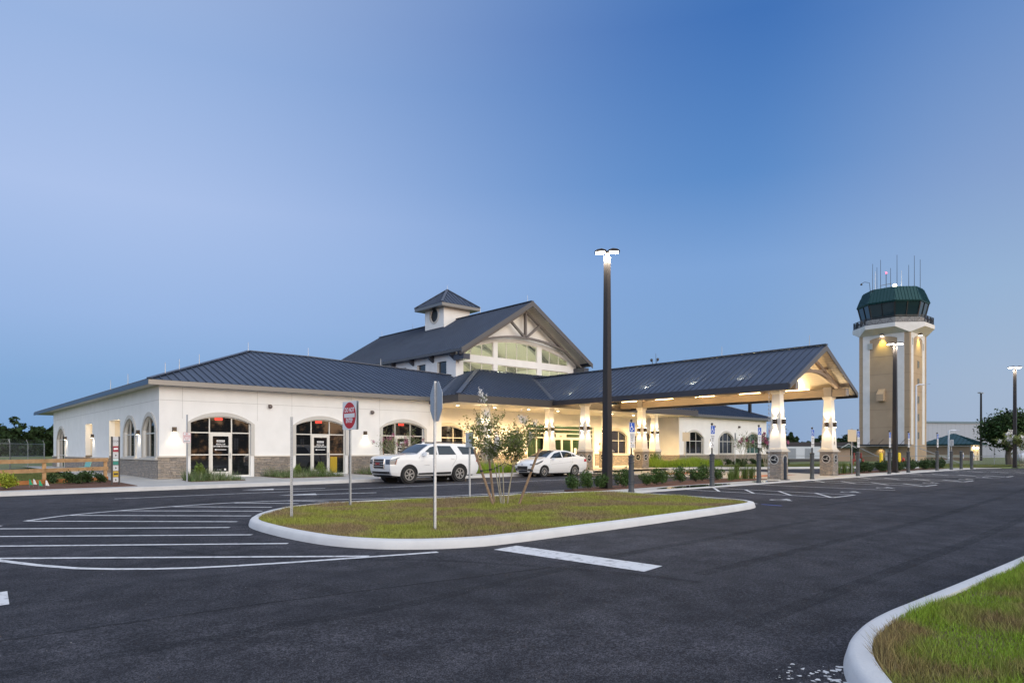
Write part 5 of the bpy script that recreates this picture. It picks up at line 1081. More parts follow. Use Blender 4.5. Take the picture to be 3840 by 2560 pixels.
# stop sign seen from the back (its plate runs nearly along v)
zi = Z(7.66, 10.85, .12); st_ = signpost('stop_sign', 7.66, 10.85, zi, 2.86, 'octagonal traffic sign on a punched steel post, seen from its bare back', 'traffic sign', R_(72.3))
oc = lambda r_, cz: [(r_ * math.cos(R_(22.5 + 45 * i)), cz + r_ * math.sin(R_(22.5 + 45 * i))) for i in range(8)]
m = M(); m.prism(oc(.412, 2.47), [], vp(-.031), .0, .006); pl = m.build('sign_plate', SIGNBK, st_)
m = M(); m.flat(oc(.41, 2.47), vp(-.0375)); m.build('sign_face', SIGNW, pl, recalc=False); m = M(); m.flat(oc(.39, 2.47), vp(-.0379)); m.build('red_field', RED, pl, recalc=False)
text('STOP', .30, SIGNW, (1, 0, 0), (0, 0, 1), (0, -.0386, 2.47), parent=pl, bold=.008)
# do not enter, back to back plates
zi = Z(9.0, 16.65, .12); dn = signpost('do_not_enter_sign', 9.0, 16.65, zi, 2.80, 'square red and white DO NOT ENTER sign on a punched steel post', 'traffic sign', R_(-90))
m = M(); m.prism(rrect(.76, .76, .04, 2.44), [], vp(-.031), 0, .004); pl = m.build('sign_plate', SIGNW, dn)
m = M(); m.flat([(.355 * math.cos(t_), 2.44 + .355 * math.sin(t_)) for t_ in np.linspace(0, 6.283, 41)[:-1]], vp(-.0356)); m.build('red_disc', RED, pl, recalc=False)
m = M(); m.flat([(-.29, 2.385), (.29, 2.385), (.29, 2.495), (-.29, 2.495)], vp(-.0362)); m.build('white_bar', SIGNW, pl, recalc=False)
text('DO NOT', .165, SIGNW, (1, 0, 0), (0, 0, 1), (0, -.0365, 2.585), parent=pl, bold=.006, sx=.78); text('ENTER', .165, SIGNW, (1, 0, 0), (0, 0, 1), (0, -.0365, 2.30), parent=pl, bold=.006, sx=.78)
m = M(); m.prism(rrect(.76, .76, .04, 2.44), [], vp(.03), -.004, .0); m.build('rear_plate', SIGNBK, dn)
zi = Z(6.5, 14.73, .12); bp_ = signpost('bare_post', 6.5, 14.73, zi, 2.27, 'bare punched steel post without any sign, near the rounded end of the kerb', 'post', R_(-30))
zi = Z(13.5, 17.2, .12); sb_ = signpost('back_facing_sign', 13.5, 17.2, zi, 2.06, 'steel post with a small rounded sign seen from behind, left of the staked tree', 'sign', R_(78))
m = M(); m.prism(rrect(.46, .46, .03, 1.82), [], vp(-.031), 0, .004); m.prism(rrect(.46, .46, .03, 1.82), [], vp(.02), -.004, 0); m.build('sign_plate', mat('sign_back_pale', (.62, .62, .60), .5), sb_)
zi = Z(9.3, 31.9, .15); np_ = signpost('no_parking_sign', 9.3, 31.9, zi, 2.98, 'white NO PARKING sign with red letters on a steel post by the left storefront', 'sign', R_(-34))
m = M(); m.prism(rrect(.33, .46, .03, 1.97), [], vp(-.031), 0, .004); pl = m.build('sign_plate', SIGNW, np_)
m = M(); m.prism(rrect(.315, .445, .028, 1.97), [rrect(.295, .425, .024, 1.97)], vp(-.035), 0, .001); m.build('red_border', RED, pl)
text('NO\nPARKING', .072, RED, (1, 0, 0), (0, 0, 1), (0, -.0362, 2.09), parent=pl, bold=.002, sx=.9); text('TOW AWAY\nZONE', .045, RED, (1, 0, 0), (0, 0, 1), (0, -.0362, 1.90), parent=pl, bold=.001)
m = M(); m.stroke([(-.09, 1.985), (.09, 1.985)], .012, vp(-.036)); m.flat([(-.13, 1.985), (-.085, 2.01), (-.085, 1.96)], vp(-.0363)); m.flat([(.13, 1.985), (.085, 2.01), (.085, 1.96)], vp(-.0363)); m.build('red_arrow', RED, pl, recalc=False)
m = M()
for z in (1.83, 1.81, 1.79): m.stroke([(-.12, z), (.12, z)], .009, vp(-.036))
m.build('small_print', TEXTB, pl, recalc=False)
m = M(); m.prism([(-.22, 2.35), (.22, 2.35), (.22, 2.95), (-.22, 2.95)], [], lambda s, d, z: (d, s - .0, z), -.004, .004); m.build('edge_on_plate', SIGNBK, np_) if False else None
m = M(); m.prism([(-.035, 2.25), (.005, 2.25), (.005, 2.96), (-.035, 2.96)], [], lambda s, d, z: (d, s - .03, z), -.02, .02); m.build('upper_bracket', SIGNBK, np_)
# ---- accessible-bay bollards
def bollard(sign=1):
    t = thing('sign_bollard', (0, 0, 0), 'x', 'bollard', 'sign bollards along the walkway', local=True)
    pr = [(.118, 0), (.118, .06), (.105, .09), (.100, .30), (.112, .315), (.112, .345), (.100, .36), (.100, .40), (.112, .415), (.112, .44), (.10, .455), (.10, 1.08), (.115, 1.095), (.115, 1.125), (.10, 1.14), (.10, 1.18), (.115, 1.195), (.115, 1.22), (.102, 1.235), (.104, 1.30), (.122, 1.325), (.122, 1.36), (.05, 1.40)]
    m = M(); m.lathe((0, 0, 0), pr, 22); m.build('bollard_body', CHARC, t, smooth=30)
    if sign == 1:
        m = M(); m.tube((0, 0, 1.38), (0, 0, 2.66), .032, n=12); m.lathe((0, 0, 2.68), [(.05, -.03), (.05, .01), (.02, .04)], 12); m.build('post', BLACK, t, smooth=30)
        m = M(); m.prism(rrect(.32, .76, .02, 2.22), [], vp(-.036), 0, .004); m.prism(rrect(.32, .16, .02, 1.735), [], vp(-.036), 0, .004); pl = m.build('sign_plate', SIGNW, t)
        m = M(); m.flat([(-.15, 2.25), (.15, 2.25), (.15, 2.59), (-.15, 2.59)], vp(-.0405)); m.build('blue_field', BLUE, pl, recalc=False)
        m = M(); wheelchair(lambda s, d, z: (s - .03, -.041 - d, 2.36 + z), m, .21, .14); m.build('wheelchair_symbol', SIGNW, pl, recalc=False)
        text('PARKING BY\nDISABLED\nPERMIT\nONLY', .062, TEXTB, (1, 0, 0), (0, 0, 1), (0, -.041, 2.04), parent=pl, sx=.75, bold=.001); text('$255 FINE\nF.S. 318.18', .055, TEXTB, (1, 0, 0), (0, 0, 1), (0, -.041, 1.735), parent=pl, sx=.8, bold=.001)
    elif sign == 2:
        m = M(); upost(m, 0, 0, 1.36, 2.25, .06); m.build('post', GALV, t); m = M(); m.prism(rrect(.3, .46, .02, 2.0), [], lambda s, d, z: (.035 + d, s, z), 0, .004); m.build('sign_plate', SIGNBK, t)
    else:
        m = M(); m.prism(rrect(.17, .42, .015, 1.04), [], lambda s, d, z: (s + .03, -.125 - d, z), 0, .004); pl = m.build('sign_plate', SIGNW, t); m = M(); m.flat([(-.02, .92), (.08, .92), (.08, 1.12), (-.02, 1.12)], lambda s, d, z: (s, -.1295, z)); m.build('blue_field', BLUE, pl, recalc=False)
    return t
BP = [(20.17, 15.98), (25.76, 16.08), (29.75, 16.1), (35.32, 16.15), (41.01, 16.1), (45.8, 16.1), (49.06, 16.1), (54.92, 16.15)]
LB = ['charcoal bollard with blue accessible-parking sign, nearest the tall lamp post', 'bollard with blue accessible-parking sign, in front of the clipped round shrubs', 'bollard with blue accessible-parking sign, beside the spiky grass clumps left of the canopy',
      'bollard with blue accessible-parking sign, between the two front canopy columns', 'bollard with blue accessible-parking sign, before a tan sign seen from behind', 'bollard with blue accessible-parking sign, in line with the tower door',
      'bollard with blue accessible-parking sign, just right of the second lamp post', 'farthest bollard with a blue accessible-parking sign, before the green-roofed building']
b0 = bollard(1)
for i, ((u, v), l) in enumerate(zip(BP, LB)):
    loc = (u, v, Z(u, v, .02))
    if i == 0: b0.location = loc; b0['label'] = l
    else: dup(b0, loc, 0, l)
b2 = bollard(2); b2.location = (57.9, 16.1, Z(58, 16, .02)); b2['label'] = 'charcoal bollard carrying a bare steel post, past the last blue sign'
b3 = bollard(3); b3.location = (59.9, 16.0, Z(60, 16, .02)); b3['label'] = 'short bollard with a small sign on its body, left of the pair'; dup(b3, (61.6, 15.75, Z(61, 15.7, .02)), 0, 'short bollard with a small sign on its body, right end of the row')
# ---- lamp posts
def lamppost(u, v, H, label, heads=2, w0=.15, w1=.095, ang=0., e=500):
    t = thing('lamp_post', (u, v, Z(u, v, .05)), label, 'lamp post', 'parking lot lamp posts'); z0 = Z(u, v, .05)
    m = M(); m.frust(u, v, z0, z0 + .04, w0 * 1.5, w0 * 1.5); m.frust(u, v, z0 + .04, H - .25, w0, w1); m.build('pole', BRONZE, t)
    m = M(); m.frust(u, v, H - .25, H - .02, w1 * .7, w1 * .35); m.build('pole_cap', BRONZE, t)
    for k in range(heads):
        a = ang + math.pi * k; dx, dy = math.cos(a), math.sin(a); mp = lambda s, d, z: (u + dx * s - dy * d, v + dy * s + dx * d, z)
        m = M(); q = [(.04, H - .02), (.22, H + .04), (.40, H + .01), (.50, H - .06), (.49, H - .09), (.06, H - .07)]; m.prism(q, [], mp, -.17, .17); hd = m.build('lamp_head', BRONZE, t)
        m = M(); m.prism([(.10, H - .10), (.44, H - .115), (.44, H - .095), (.10, H - .08)], [], mp, -.13, .13); m.build('lens', LEDW, hd)
        lamp('SPOT', e, mp(.28, 0, H - .16), hd, (1, .90, .74), .12, (0, 0, -1), 150, .5)
    return t
lamppost(21.0, 17.85, 9.72, 'tall dark bronze lamp post rising from the planter in the middle', ang=R_(-48), e=520)
lamppost(48.2, 16.6, 8.75, 'bronze lamp post standing in front of the control tower', ang=R_(-50), w0=.14, e=420)
lamppost(66.3, 14.0, 8.45, 'bronze lamp post at the right edge beside the white-flowering tree', ang=R_(-45), w0=.13, e=420)
t = thing('lamp_post', (66.5, 37.0, .3), 'dark lamp post behind the canopy beam, left of the numbered column', 'lamp post', 'parking lot lamp posts'); m = M(); m.frust(66.5, 37.0, .2, 9, .16, .12); m.build('pole', BRONZE, t)
t = thing('lamp_post', (100.0, 29.0, .3), 'small distant lamp post rising above the metal hangar', 'lamp post', 'parking lot lamp posts'); P_ = (118.0, 29.0)
m = M(); m.frust(*P_, .2, 10.2, .15, .1); m.build('pole', BRONZE, t)
for dx in (-.7, .25): m = M(); m.box(P_[0] + dx - .25, P_[0] + dx + .3, P_[1] - .2, P_[1] + .2, 10.15, 10.3); m.build('lamp_head', GALV, t)
t.location = (P_[0], P_[1], .3)
for c in t.children: c.location = Vector((100, 29.0, .3)) - Vector(P_ + (.3,))
def whitelamp(u, v, H, lab):
    t = thing('street_light', (u, v, .3), lab, 'street light'); wm = mat('white_pole', (.72, .74, .80), .45)
    m = M(); m.frust(u, v, .2, .75, .3, .28); m.build('footing', CONC, t); m = M(); m.tube((u, v, .75), (u, v, H), .10, .08, 10); m.build('pole', wm, t)
    m = M(); d = Vector((.7466, -.6652, 0)); p = Vector((u, v, H)); m.path([p, p + d * .3 + Vector((0, 0, .1)), p + d * .8 + Vector((0, 0, .1))], .06); m.hexa([p + d * .5 + Vector((a, b, .05)) for a, b in ((-.1, -.1), (.1, -.1), (.1, .1), (-.1, .1))], [p + d * 1.3 + Vector((a, b, .05)) + Vector((0, 0, .1)) for a, b in ((-.1, -.1), (.1, -.1), (.1, .1), (-.1, .1))]); m.build('lamp_head', wm, t); return t
whitelamp(76.6, 24.4, 8.35, 'tall white street light against the tower corner'); whitelamp(84.0, 23.6, 3.85, 'short white street light in front of the green-roofed building')
# ---- tenant sign, fence, flags
t = thing('tenant_sign', (6.42, 31.4, Z(6.4, 31.4, .16)), 'slim dark two-post directory sign with red, white, green and yellow panels', 'sign'); z0 = Z(6.4, 31.4, .15)
m = M()
for s in (-.13, .13): m.box(6.42 + s - .03, 6.42 + s + .03, 31.38, 31.44, z0 - .05, z0 + 1.98)
m.build('post', mat('sign_post_brown', (.05, .045, .045), .5), t)
PW = mat('panel_white', (.55, .56, .58), .5)
cols = [(1.62, 1.97, PW), (1.36, 1.60, mat('panel_red', (.30, .02, .05), .5)), (1.10, 1.34, PW), (1.00, 1.08, mat('panel_pale', (.6, .75, .75), .5)), (.84, .98, mat('panel_teal', (.02, .22, .17), .5)), (.60, .82, PW), (.34, .58, mat('panel_gold', (.50, .33, .02), .5)), (.14, .32, PW)]
mp = lambda s, d, z: (6.42 + s, 31.375 - d, z0 + z)
for i, (a, b, mm_) in enumerate(cols):
    m = M(); m.prism([(-.095, a), (.095, a), (.095, b), (-.095, b)], [], mp, -.02, .005); pn = m.build('panel', mm_, t)
    m = M()
    if mm_ is PW and i: m.flat([(-.02, (a + b) / 2 - .04), (.05, (a + b) / 2), (-.02, (a + b) / 2 + .04)], lambda s, d, z: mp(s, .006, z)); m.build('arrow', TEXTB, pn, recalc=False)
    elif i == 0: text('OGA', .11, TEXTB, (1, 0, 0), (0, 0, 1), mp(0, .0065, 1.79), parent=pn, sx=.8)
    elif b - a > .2: m.stroke([(-.06, (a + b) / 2), (.07, (a + b) / 2 + .01)], .07, lambda s, d, z: mp(s, .006 + d, z)); m.build('emblem', SIGNW if i == 1 else TEXTB, pn, recalc=False)
t = thing('wooden_fence', (7.0, 36.3, Z(7, 36.3)), 'three-rail fence of fresh orange timber beside the left wing', 'fence'); F0, F1 = Vector((7.0, 36.3)), Vector((4.42, 34.65)); dv = (F1 - F0)
for k in range(5):
    p = F0 + dv * k * 1.0; z = Z(p.x, p.y); m = M(); m.frust(p.x, p.y, z - .2, z + 1.12, .07, .07); m.build('post', WOODF, t)
    if k:
        q = F0 + dv * (k - 1) * 1.0; nn = Vector((-dv.y, dv.x)).normalized() * -.09
        if nn.y > 0: nn = -nn
        for zz_ in (.30, .72, 1.12):
            m = M(); zb = zz_ - (.05 if zz_ == .30 else 0); e = dv.normalized() * .07; m.bar((p.x + nn.x + e.x, p.y + nn.y + e.y, z + zb), (q.x + nn.x - e.x * .95, q.y + nn.y - e.y * .95, Z(q.x, q.y) + zb), .04, .16); m.build('rail', mat('orange_rail', (.50, .20, .06), .8, col2=(.40, .15, .05), nscale=6) if (zz_ == .30 and k in (1, 2)) else WOODF, t)
for u, v, mm_, l in ((3.56, 31.6, mat('flag_green', (.02, .35, .16), .7), 'small green marking flag in the mulch, left of the white one'), (3.72, 31.85, SIGNW, 'small white marking flag in the mulch farther from the kerb'), (3.74, 30.55, MATS['flag_green'], 'small green marking flag close to the kerb'), (3.95, 30.6, SIGNW, 'small white marking flag close to the kerb')):
    t = thing('marking_flag', (u, v, Z(u, v, .16)), l, 'marking flag', 'marking flags in the mulch'); z = Z(u, v, .16); m = M(); m.tube((u, v, z), (u, v, z + .30), .004, n=5); m.build('wire', GALV, t); m = M(); m.hexa([(u, v, z + .12), (u + .12, v - .02, z + .10), (u + .12, v - .016, z + .10), (u, v + .004, z + .12)], [(u, v, z + .32), (u + .04, v - .03, z + .30), (u + .04, v - .026, z + .30), (u, v + .004, z + .32)]); m.build('flag', mm_, t)
t = thing('teal_bench', (7.9, 44.6, .35), 'pale teal bench against the left wing wall behind the fence', 'bench'); m = M(); m.bar((7.75, 43.9, .98), (7.75, 45.3, .98), .05, .34, (.25, 0, 1)); m.bar((7.6, 43.9, .78), (7.6, 45.3, .78), .42, .04); m.build('seat', mat('teal_panel', (.22, .50, .45), .6), t); m = M(); m.frust(7.6, 44.0, .3, .77, .03, .03); m.frust(7.6, 45.2, .3, .77, .03, .03); m.build('leg', GALV, t)
# sign backs by the lane
for u, v, l, h in ((48.9, 33.0, 'tan sign back on a thin post before the right wing', 2.95), (43.9, 17.6, 'tan sign back on a steel post, behind a bollard left of the tower', 2.75)):
    t = signpost('back_facing_sign', u, v, Z(u, v, .1), h, l, 'sign', R_(-20)); m = M(); m.prism(rrect(.72, .74, .03, h - .45), [], vp(-.031), 0, .006); m.build('sign_plate', mat('tan_sign_back', (.62, .50, .34), .6), t)
t = signpost('edge_on_sign', 57.0, 33.2, Z(57, 33, .1), 3.0, 'narrow steel sign post seen edge-on before the pink tree at the right wing', 'sign', R_(45)); m = M(); m.prism(rrect(.5, .7, .03, 2.6), [], vp(-.031), 0, .006); m.build('sign_plate', SIGNBK, t)
# ---- utilities by the tower
def hydrant(u, v):
    t = thing('fire_hydrant', (u, v, .3), 'small red fire hydrant in front of the tower door', 'fire hydrant'); HR = mat('hydrant_red', (.50, .015, .02), .4)
    m = M(); m.lathe((u, v, .28), [(.17, 0), (.17, .05), (.11, .08), (.11, .5), (.15, .53), (.15, .57), (.12, .62), (.06, .74), (.03, .8)], 16); m.build('barrel', HR, t, smooth=35)
    m = M(); m.lathe((u, v, .68), [(.08, -.2), (.08, .2)], 12, 'x'); m.lathe((u, v, .66), [(.09, -.2), (.09, 0)], 12, 'y'); m.build('nozzle', HR, t)
hydrant(72.7, 24.3)
for u, v, l in ((69.9, 25.3, 'yellow safety bollard left of the red hydrant'), (71.3, 24.2, 'yellow safety bollard right of the red hydrant')):
    m = M(); m.lathe((u, v, .2), [(.16, 0), (.16, 1.25), (.12, 1.33), (.04, 1.37)], 16); tag(m.build('safety_bollard', YEL, None, smooth=35, org=(u, v, .2)), l, 'bollard', 'yellow safety bollards')
t = thing('fire_valve_assembly', (66.6, 26.4, .3), 'red pipe valve assembly with a blue cap beyond the hedge', 'fire valve'); FR = mat('valve_red', (.22, .03, .025), .55); m = M()
for du in (0, .75): m.tube((66.3 + du, 26.5 - du * .8, .2), (66.3 + du, 26.5 - du * .8, 1.0), .13, n=10); m.tube((66.4 + du * .7, 26.4 - du * .55, .9), (66.4 + du * .7, 26.4 - du * .55, 1.55), .09, .07, 10)
m.tube((66.3, 26.5, .85), (67.05, 25.9, .85), .12, n=10); m.build('pipework', FR, t); m = M(); m.lathe((66.75, 26.05, .8), [(.2, -.06), (.2, .06)], 14, 'y'); m.build('blue_cap', mat('valve_blue', (.12, .42, .62), .5), t)
# ================================================================ VEGETATION
LEAF = mat('shrub_leaf', (.050, .095, .020), .55, island=.45, spec=.3); LEAFD = mat('hedge_leaf', (.035, .065, .018), .6, island=.5, spec=.3); LEAFY = mat('yellow_shrub_leaf', (.26, .30, .02), .6, island=.35)
LEAFM = mat('myrtle_leaf', (.135, .165, .045), .55, island=.45, spec=.3); BARKP = mat('pale_bark', (.42, .40, .30), .8, col2=(.30, .25, .18), nscale=7); BARKD = mat('dark_bark', (.10, .085, .07), .9, bump=.5, bscale=20)
FLW = mat('white_blossom', (.80, .78, .78), .7, island=.15); FLP = mat('pink_blossom', (.46, .13, .25), .7, island=.3); OAKL = mat('oak_leaf', (.034, .062, .018), .6, island=.55, spec=.2)
rs = np.random.default_rng(11)
def shrubproto(name, rx, rz, n, size, leafm, seed, upright=.3, lumps=9):
    r_ = np.random.default_rng(seed); t = thing(name, (0, 0, 0), 'x', 'shrub', local=True)
    lc = r_.normal(size=(lumps, 3)); lc /= np.linalg.norm(lc, axis=1)[:, None]; lc *= np.array([rx, rx, rz]) * r_.uniform(.35, .75, (lumps, 1)); lc[:, 2] += rz
    k = r_.integers(0, lumps, n); q = r_.normal(size=(n, 3)); q /= np.linalg.norm(q, axis=1)[:, None]; q *= r_.uniform(.55, 1.05, (n, 1)) * np.array([rx, rx, rz]) * .48
    p = lc[k] + q; p = p[p[:, 2] > .04]; sp = []
    for i in range(int(10)): b = lc[i % lumps] * np.array([1, 1, 1]); top = b + np.array([0, 0, rz * .62]) + r_.normal(size=3) * .05; sp += [b + (top - b) * f_ + r_.normal(size=3) * .018 for f_ in np.linspace(.3, 1, 9)]
    npmesh('foliage', leaves(np.vstack([p, sp]), size, r_, .5, -upright), 4, leafm, t)
    m = M()
    for i in range(5): m.path([(0, 0, 0), tuple(lc[i] * .5), tuple(lc[i])], .012, .005, 5)
    m.build('stem', BARKD, t); return t
ORD = ['first', 'second', 'third', 'fourth', 'fifth', 'sixth', 'seventh', 'eighth', 'ninth', 'tenth', 'eleventh', 'twelfth', 'thirteenth', 'fourteenth', 'fifteenth', 'sixteenth', 'seventeenth', 'eighteenth', 'nineteenth', 'twentieth']
protos = [shrubproto('round_shrub', .36, .36, 1500, .034, LEAF, 5 + i) for i in range(2)]
S1 = [(19.15, 18.0, 1.0), (20.0, 17.95, 1.08), (20.72, 17.95, 1.0), (22.05, 17.9, 1.1), (23.9, 18.1, .95), (24.75, 18.2, 1.05), (25.55, 18.5, 1.05), (27.0, 18.5, 1.1), (28.3, 18.55, 1.12), (29.4, 18.9, 1.15), (30.2, 18.6, 1.05), (23.2, 18.6, .85)]
LS = ['leftmost round green shrub of the planter, on its grassy end', 'second round shrub from the left end of the planter', 'round green shrub touching the left side of the tall lamp post', 'round shrub standing alone between the lamp post and the first bollard', 'round shrub just right of the nearest sign bollard',
      'fuller round shrub, second to the right of the nearest bollard', 'round shrub, third to the right of the nearest bollard', 'round shrub midway between the two nearest sign bollards', 'round shrub, second left of the second bollard', 'tallest round shrub at the back, left of the second bollard', 'round shrub hard against the second sign bollard', 'small round shrub half hidden behind the nearest sign bollard']
for i, ((u, v, s), l) in enumerate(zip(S1, LS)):
    loc = (u, v, Z(u, v, .05))
    if i < 2: p = protos[i]; p.location = loc; p.scale = (s,) * 3; p['label'] = l; p['group'] = 'round shrubs in the planter'
    else: dup(protos[i % 2], loc, i * 1.7, l, 'round shrubs in the planter', s)
hp = shrubproto('hedge_shrub', .46, .36, 900, .055, LEAFD, 21)
hl = [(45.6 + .82 * i, 17.75 + .18 * ((i * 7) % 3 - 1) - .03 * i) for i in range(18)]
for i, (u, v) in enumerate(hl):
    l = f'dark hedge shrub, {ORD[i]} from the left in the row before the tower'; loc = (u, v, Z(u, v, .05)); s = 1 + .12 * math.sin(i * 2.3)
    if i == 0: hp.location = loc; hp['label'] = l; hp['group'] = 'hedge shrubs before the tower'
    else: dup(hp, loc, i * 1.3, l, 'hedge shrubs before the tower', s)
bp2 = shrubproto('low_shrub', .36, .22, 1000, .035, LEAFD, 31)
for i, (u, v, l, s) in enumerate([(4.75, 34.6, 'low dark shrub left of the group in the mulch bed', 1), (5.2, 33.8, 'low dark shrub at the left of the clustered three', 1.2), (5.55, 33.35, 'low dark shrub in the front of the clustered three', 1.15), (5.95, 34.2, 'low dark shrub at the right of the clustered three', 1.2), (6.35, 33.9, 'low dark shrub nearest the end fence post', .95)]):
    loc = (u, v, Z(u, v, .15))
    if i == 0: bp2.location = loc; bp2['label'] = l; bp2['group'] = 'low shrubs in the mulch bed'
    else: dup(bp2, loc, i * 2.1, l, 'low shrubs in the mulch bed', s)
for i in range(9):
    u, v = 55.4 + 1.35 * i, 33.9 - .1 * i; loc = (u, v, Z(u, v, .1)); dup(bp2, loc, i * 1.9, f'low clipped shrub, {ORD[i]} from the left along the right wing wall', 'low shrubs along the right wing', 1.35)
for i, (u, v) in enumerate(((49.8, 28.3), (51.0, 27.6), (52.0, 27.0), (53.4, 26.7))): dup(bp2, (u, v, Z(u, v, .1)), i, ['low shrub left of the pink tree seen between the canopy columns', 'low shrub touching the left of the pink tree between the canopy columns', 'low shrub touching the right of the pink tree between the canopy columns', 'low shrub right of the pink tree, behind the fourth bollard'][i], 'low shrubs between the canopy columns', 1.1)
yb = shrubproto('yellow_shrub', .42, .34, 1500, .042, LEAFY, 41, .9); yb.location = (2.75, 30.75, Z(2.75, 30.7, .15)); yb['label'] = 'bright yellow-green shrub at the left edge of the mulch bed'
nb = shrubproto('leafy_shrub', .36, .42, 1100, .040, mat('nandina_leaf', (.14, .20, .03), .6, island=.4), 43, .6); nb.location = (10.35, 33.6, Z(10.3, 33.6, .16)); nb['label'] = 'feathery green shrub before the leftmost storefront window'; nb['group'] = 'feathery shrubs along the left wing'
for u, v, s, l in ((15.3, 34.0, .8, 'feathery shrub on the left of the second storefront bed'), (16.5, 33.7, .95, 'feathery shrub on the right of the second storefront bed')): dup(nb, (u, v, Z(u, v, .16)), u, l, None, s)
def bed(name, poly, n, h, w, matl, off, lean, label):
    o = sow(name, poly, n, off, h, w, matl, lean); o['label'] = label; return o
LIR = mat('liriope_blade', (.075, .125, .030), .55, col2=(.26, .28, .15), nscale=3, island=.4, contrast=(.45, .7)); BRG = mat('bright_bed_grass', (.20, .30, .015), .6, island=.35)
for poly in ([(9.55, 32.2), (11.9, 32.0), (12.0, 33.1), (10.4, 35.6), (9.75, 34.2)], [(14.1, 33.0), (17.35, 32.6), (17.35, 33.6), (15.9, 35.7), (14.1, 35.7)], [(19.4, 32.8), (24.0, 32.6), (24.0, 33.9), (20.9, 35.6), (19.4, 35.6)]):
    sheet('planter_mulch', poly, .165, MULCH, .02); bed('border_grass', poly, 2600, .34, .022, LIR, .15, 1.0, 'strappy border grass in a bed along the left wing')
sheet('planter_mulch', [(24.6, 31.0), (33.0, 31.0), (33.0, 33.2), (24.6, 33.2)], .165, MULCH, .02)
bed('bright_grass_bed', [(24.6, 31.0), (33.0, 31.0), (33.0, 33.2), (24.6, 33.2)], 9000, .48, .02, BRG, .15, .45, 'bright green grass bed behind the parked cars')
bed('bright_grass_bed', [(42.7, 31.2), (50.5, 31.2), (54.0, 32.6), (54, 34.0), (42.7, 34.0)], 14000, .50, .03, BRG, .12, .45, 'bright green grass bed right of the canopy')
def clump(h=.62, n=70, matl=None, w=.02, spread=.8):
    r_ = np.random.default_rng(n); vs = []
    for i in range(n):
        a = r_.uniform(0, 6.283); l = h * r_.uniform(.6, 1.15); o = r_.uniform(.05, spread) * l; b = np.array([r_.normal() * .06, r_.normal() * .06, 0]); d = np.array([math.cos(a), math.sin(a), 0]); sdv = np.array([-d[1], d[0], 0]) * w / 2
        mid = b + d * o * .35 + np.array([0, 0, l * .62]); tip = b + d * o + np.array([0, 0, l * (.98 - .25 * o / l)])
        vs += [b - sdv, b + sdv, mid + sdv * .9, mid - sdv * .9, mid - sdv * .9, mid + sdv * .9, tip + sdv * .1, tip - sdv * .1]
    return np.array(vs)
GC = mat('clump_blade', (.11, .17, .035), .55, island=.4)
gc = npmesh('grass_clump', clump(.66, 80), 4, GC); gcs = [(31.1, 18.3, 1.0), (31.95, 18.5, 1.45), (32.6, 18.4, 1.25), (33.05, 18.3, 1.15), (30.6, 18.1, .8), (42.8, 18.0, 1.25), (43.6, 17.9, 1.25), (44.6, 17.9, 1.2)]
gl = ['spiky grass clump, second right of the second bollard', 'largest spiky grass clump between the second and third bollards', 'spiky grass clump just left of the third bollard', 'small spiky grass clump behind the third bollard', 'smallest spiky grass clump, right of the second bollard', 'tall grass clump beside the column numbered 1770', 'tall grass clump in the middle, right of the numbered column', 'tall grass clump left of the tan sign back']
for i, ((u, v, s), l) in enumerate(zip(gcs, gl)):
    o = gc if i == 0 else dup(gc, (0, 0, 0), i * 1.1); o.location = (u, v, Z(u, v, .05)); o.scale = (s, s, s); tag(o, l, 'grass clump', 'spiky grass clumps in the planters')
cg = dup(gc, (45.6, 33.6, Z(45.6, 33.6, .2)), .5, 'arching sword-leaved plant at the foot of the entry columns', None, (2.1, 2.1, 1.9)); cg['category'] = 'plant'; del cg['group']
cg = dup(gc, (31.8, 33.0, Z(31.8, 33, .2)), 1.5, 'sword-leaved plant behind the sedan bonnet', None, (1.7, 1.7, 1.8)); cg['category'] = 'plant'; del cg['group']
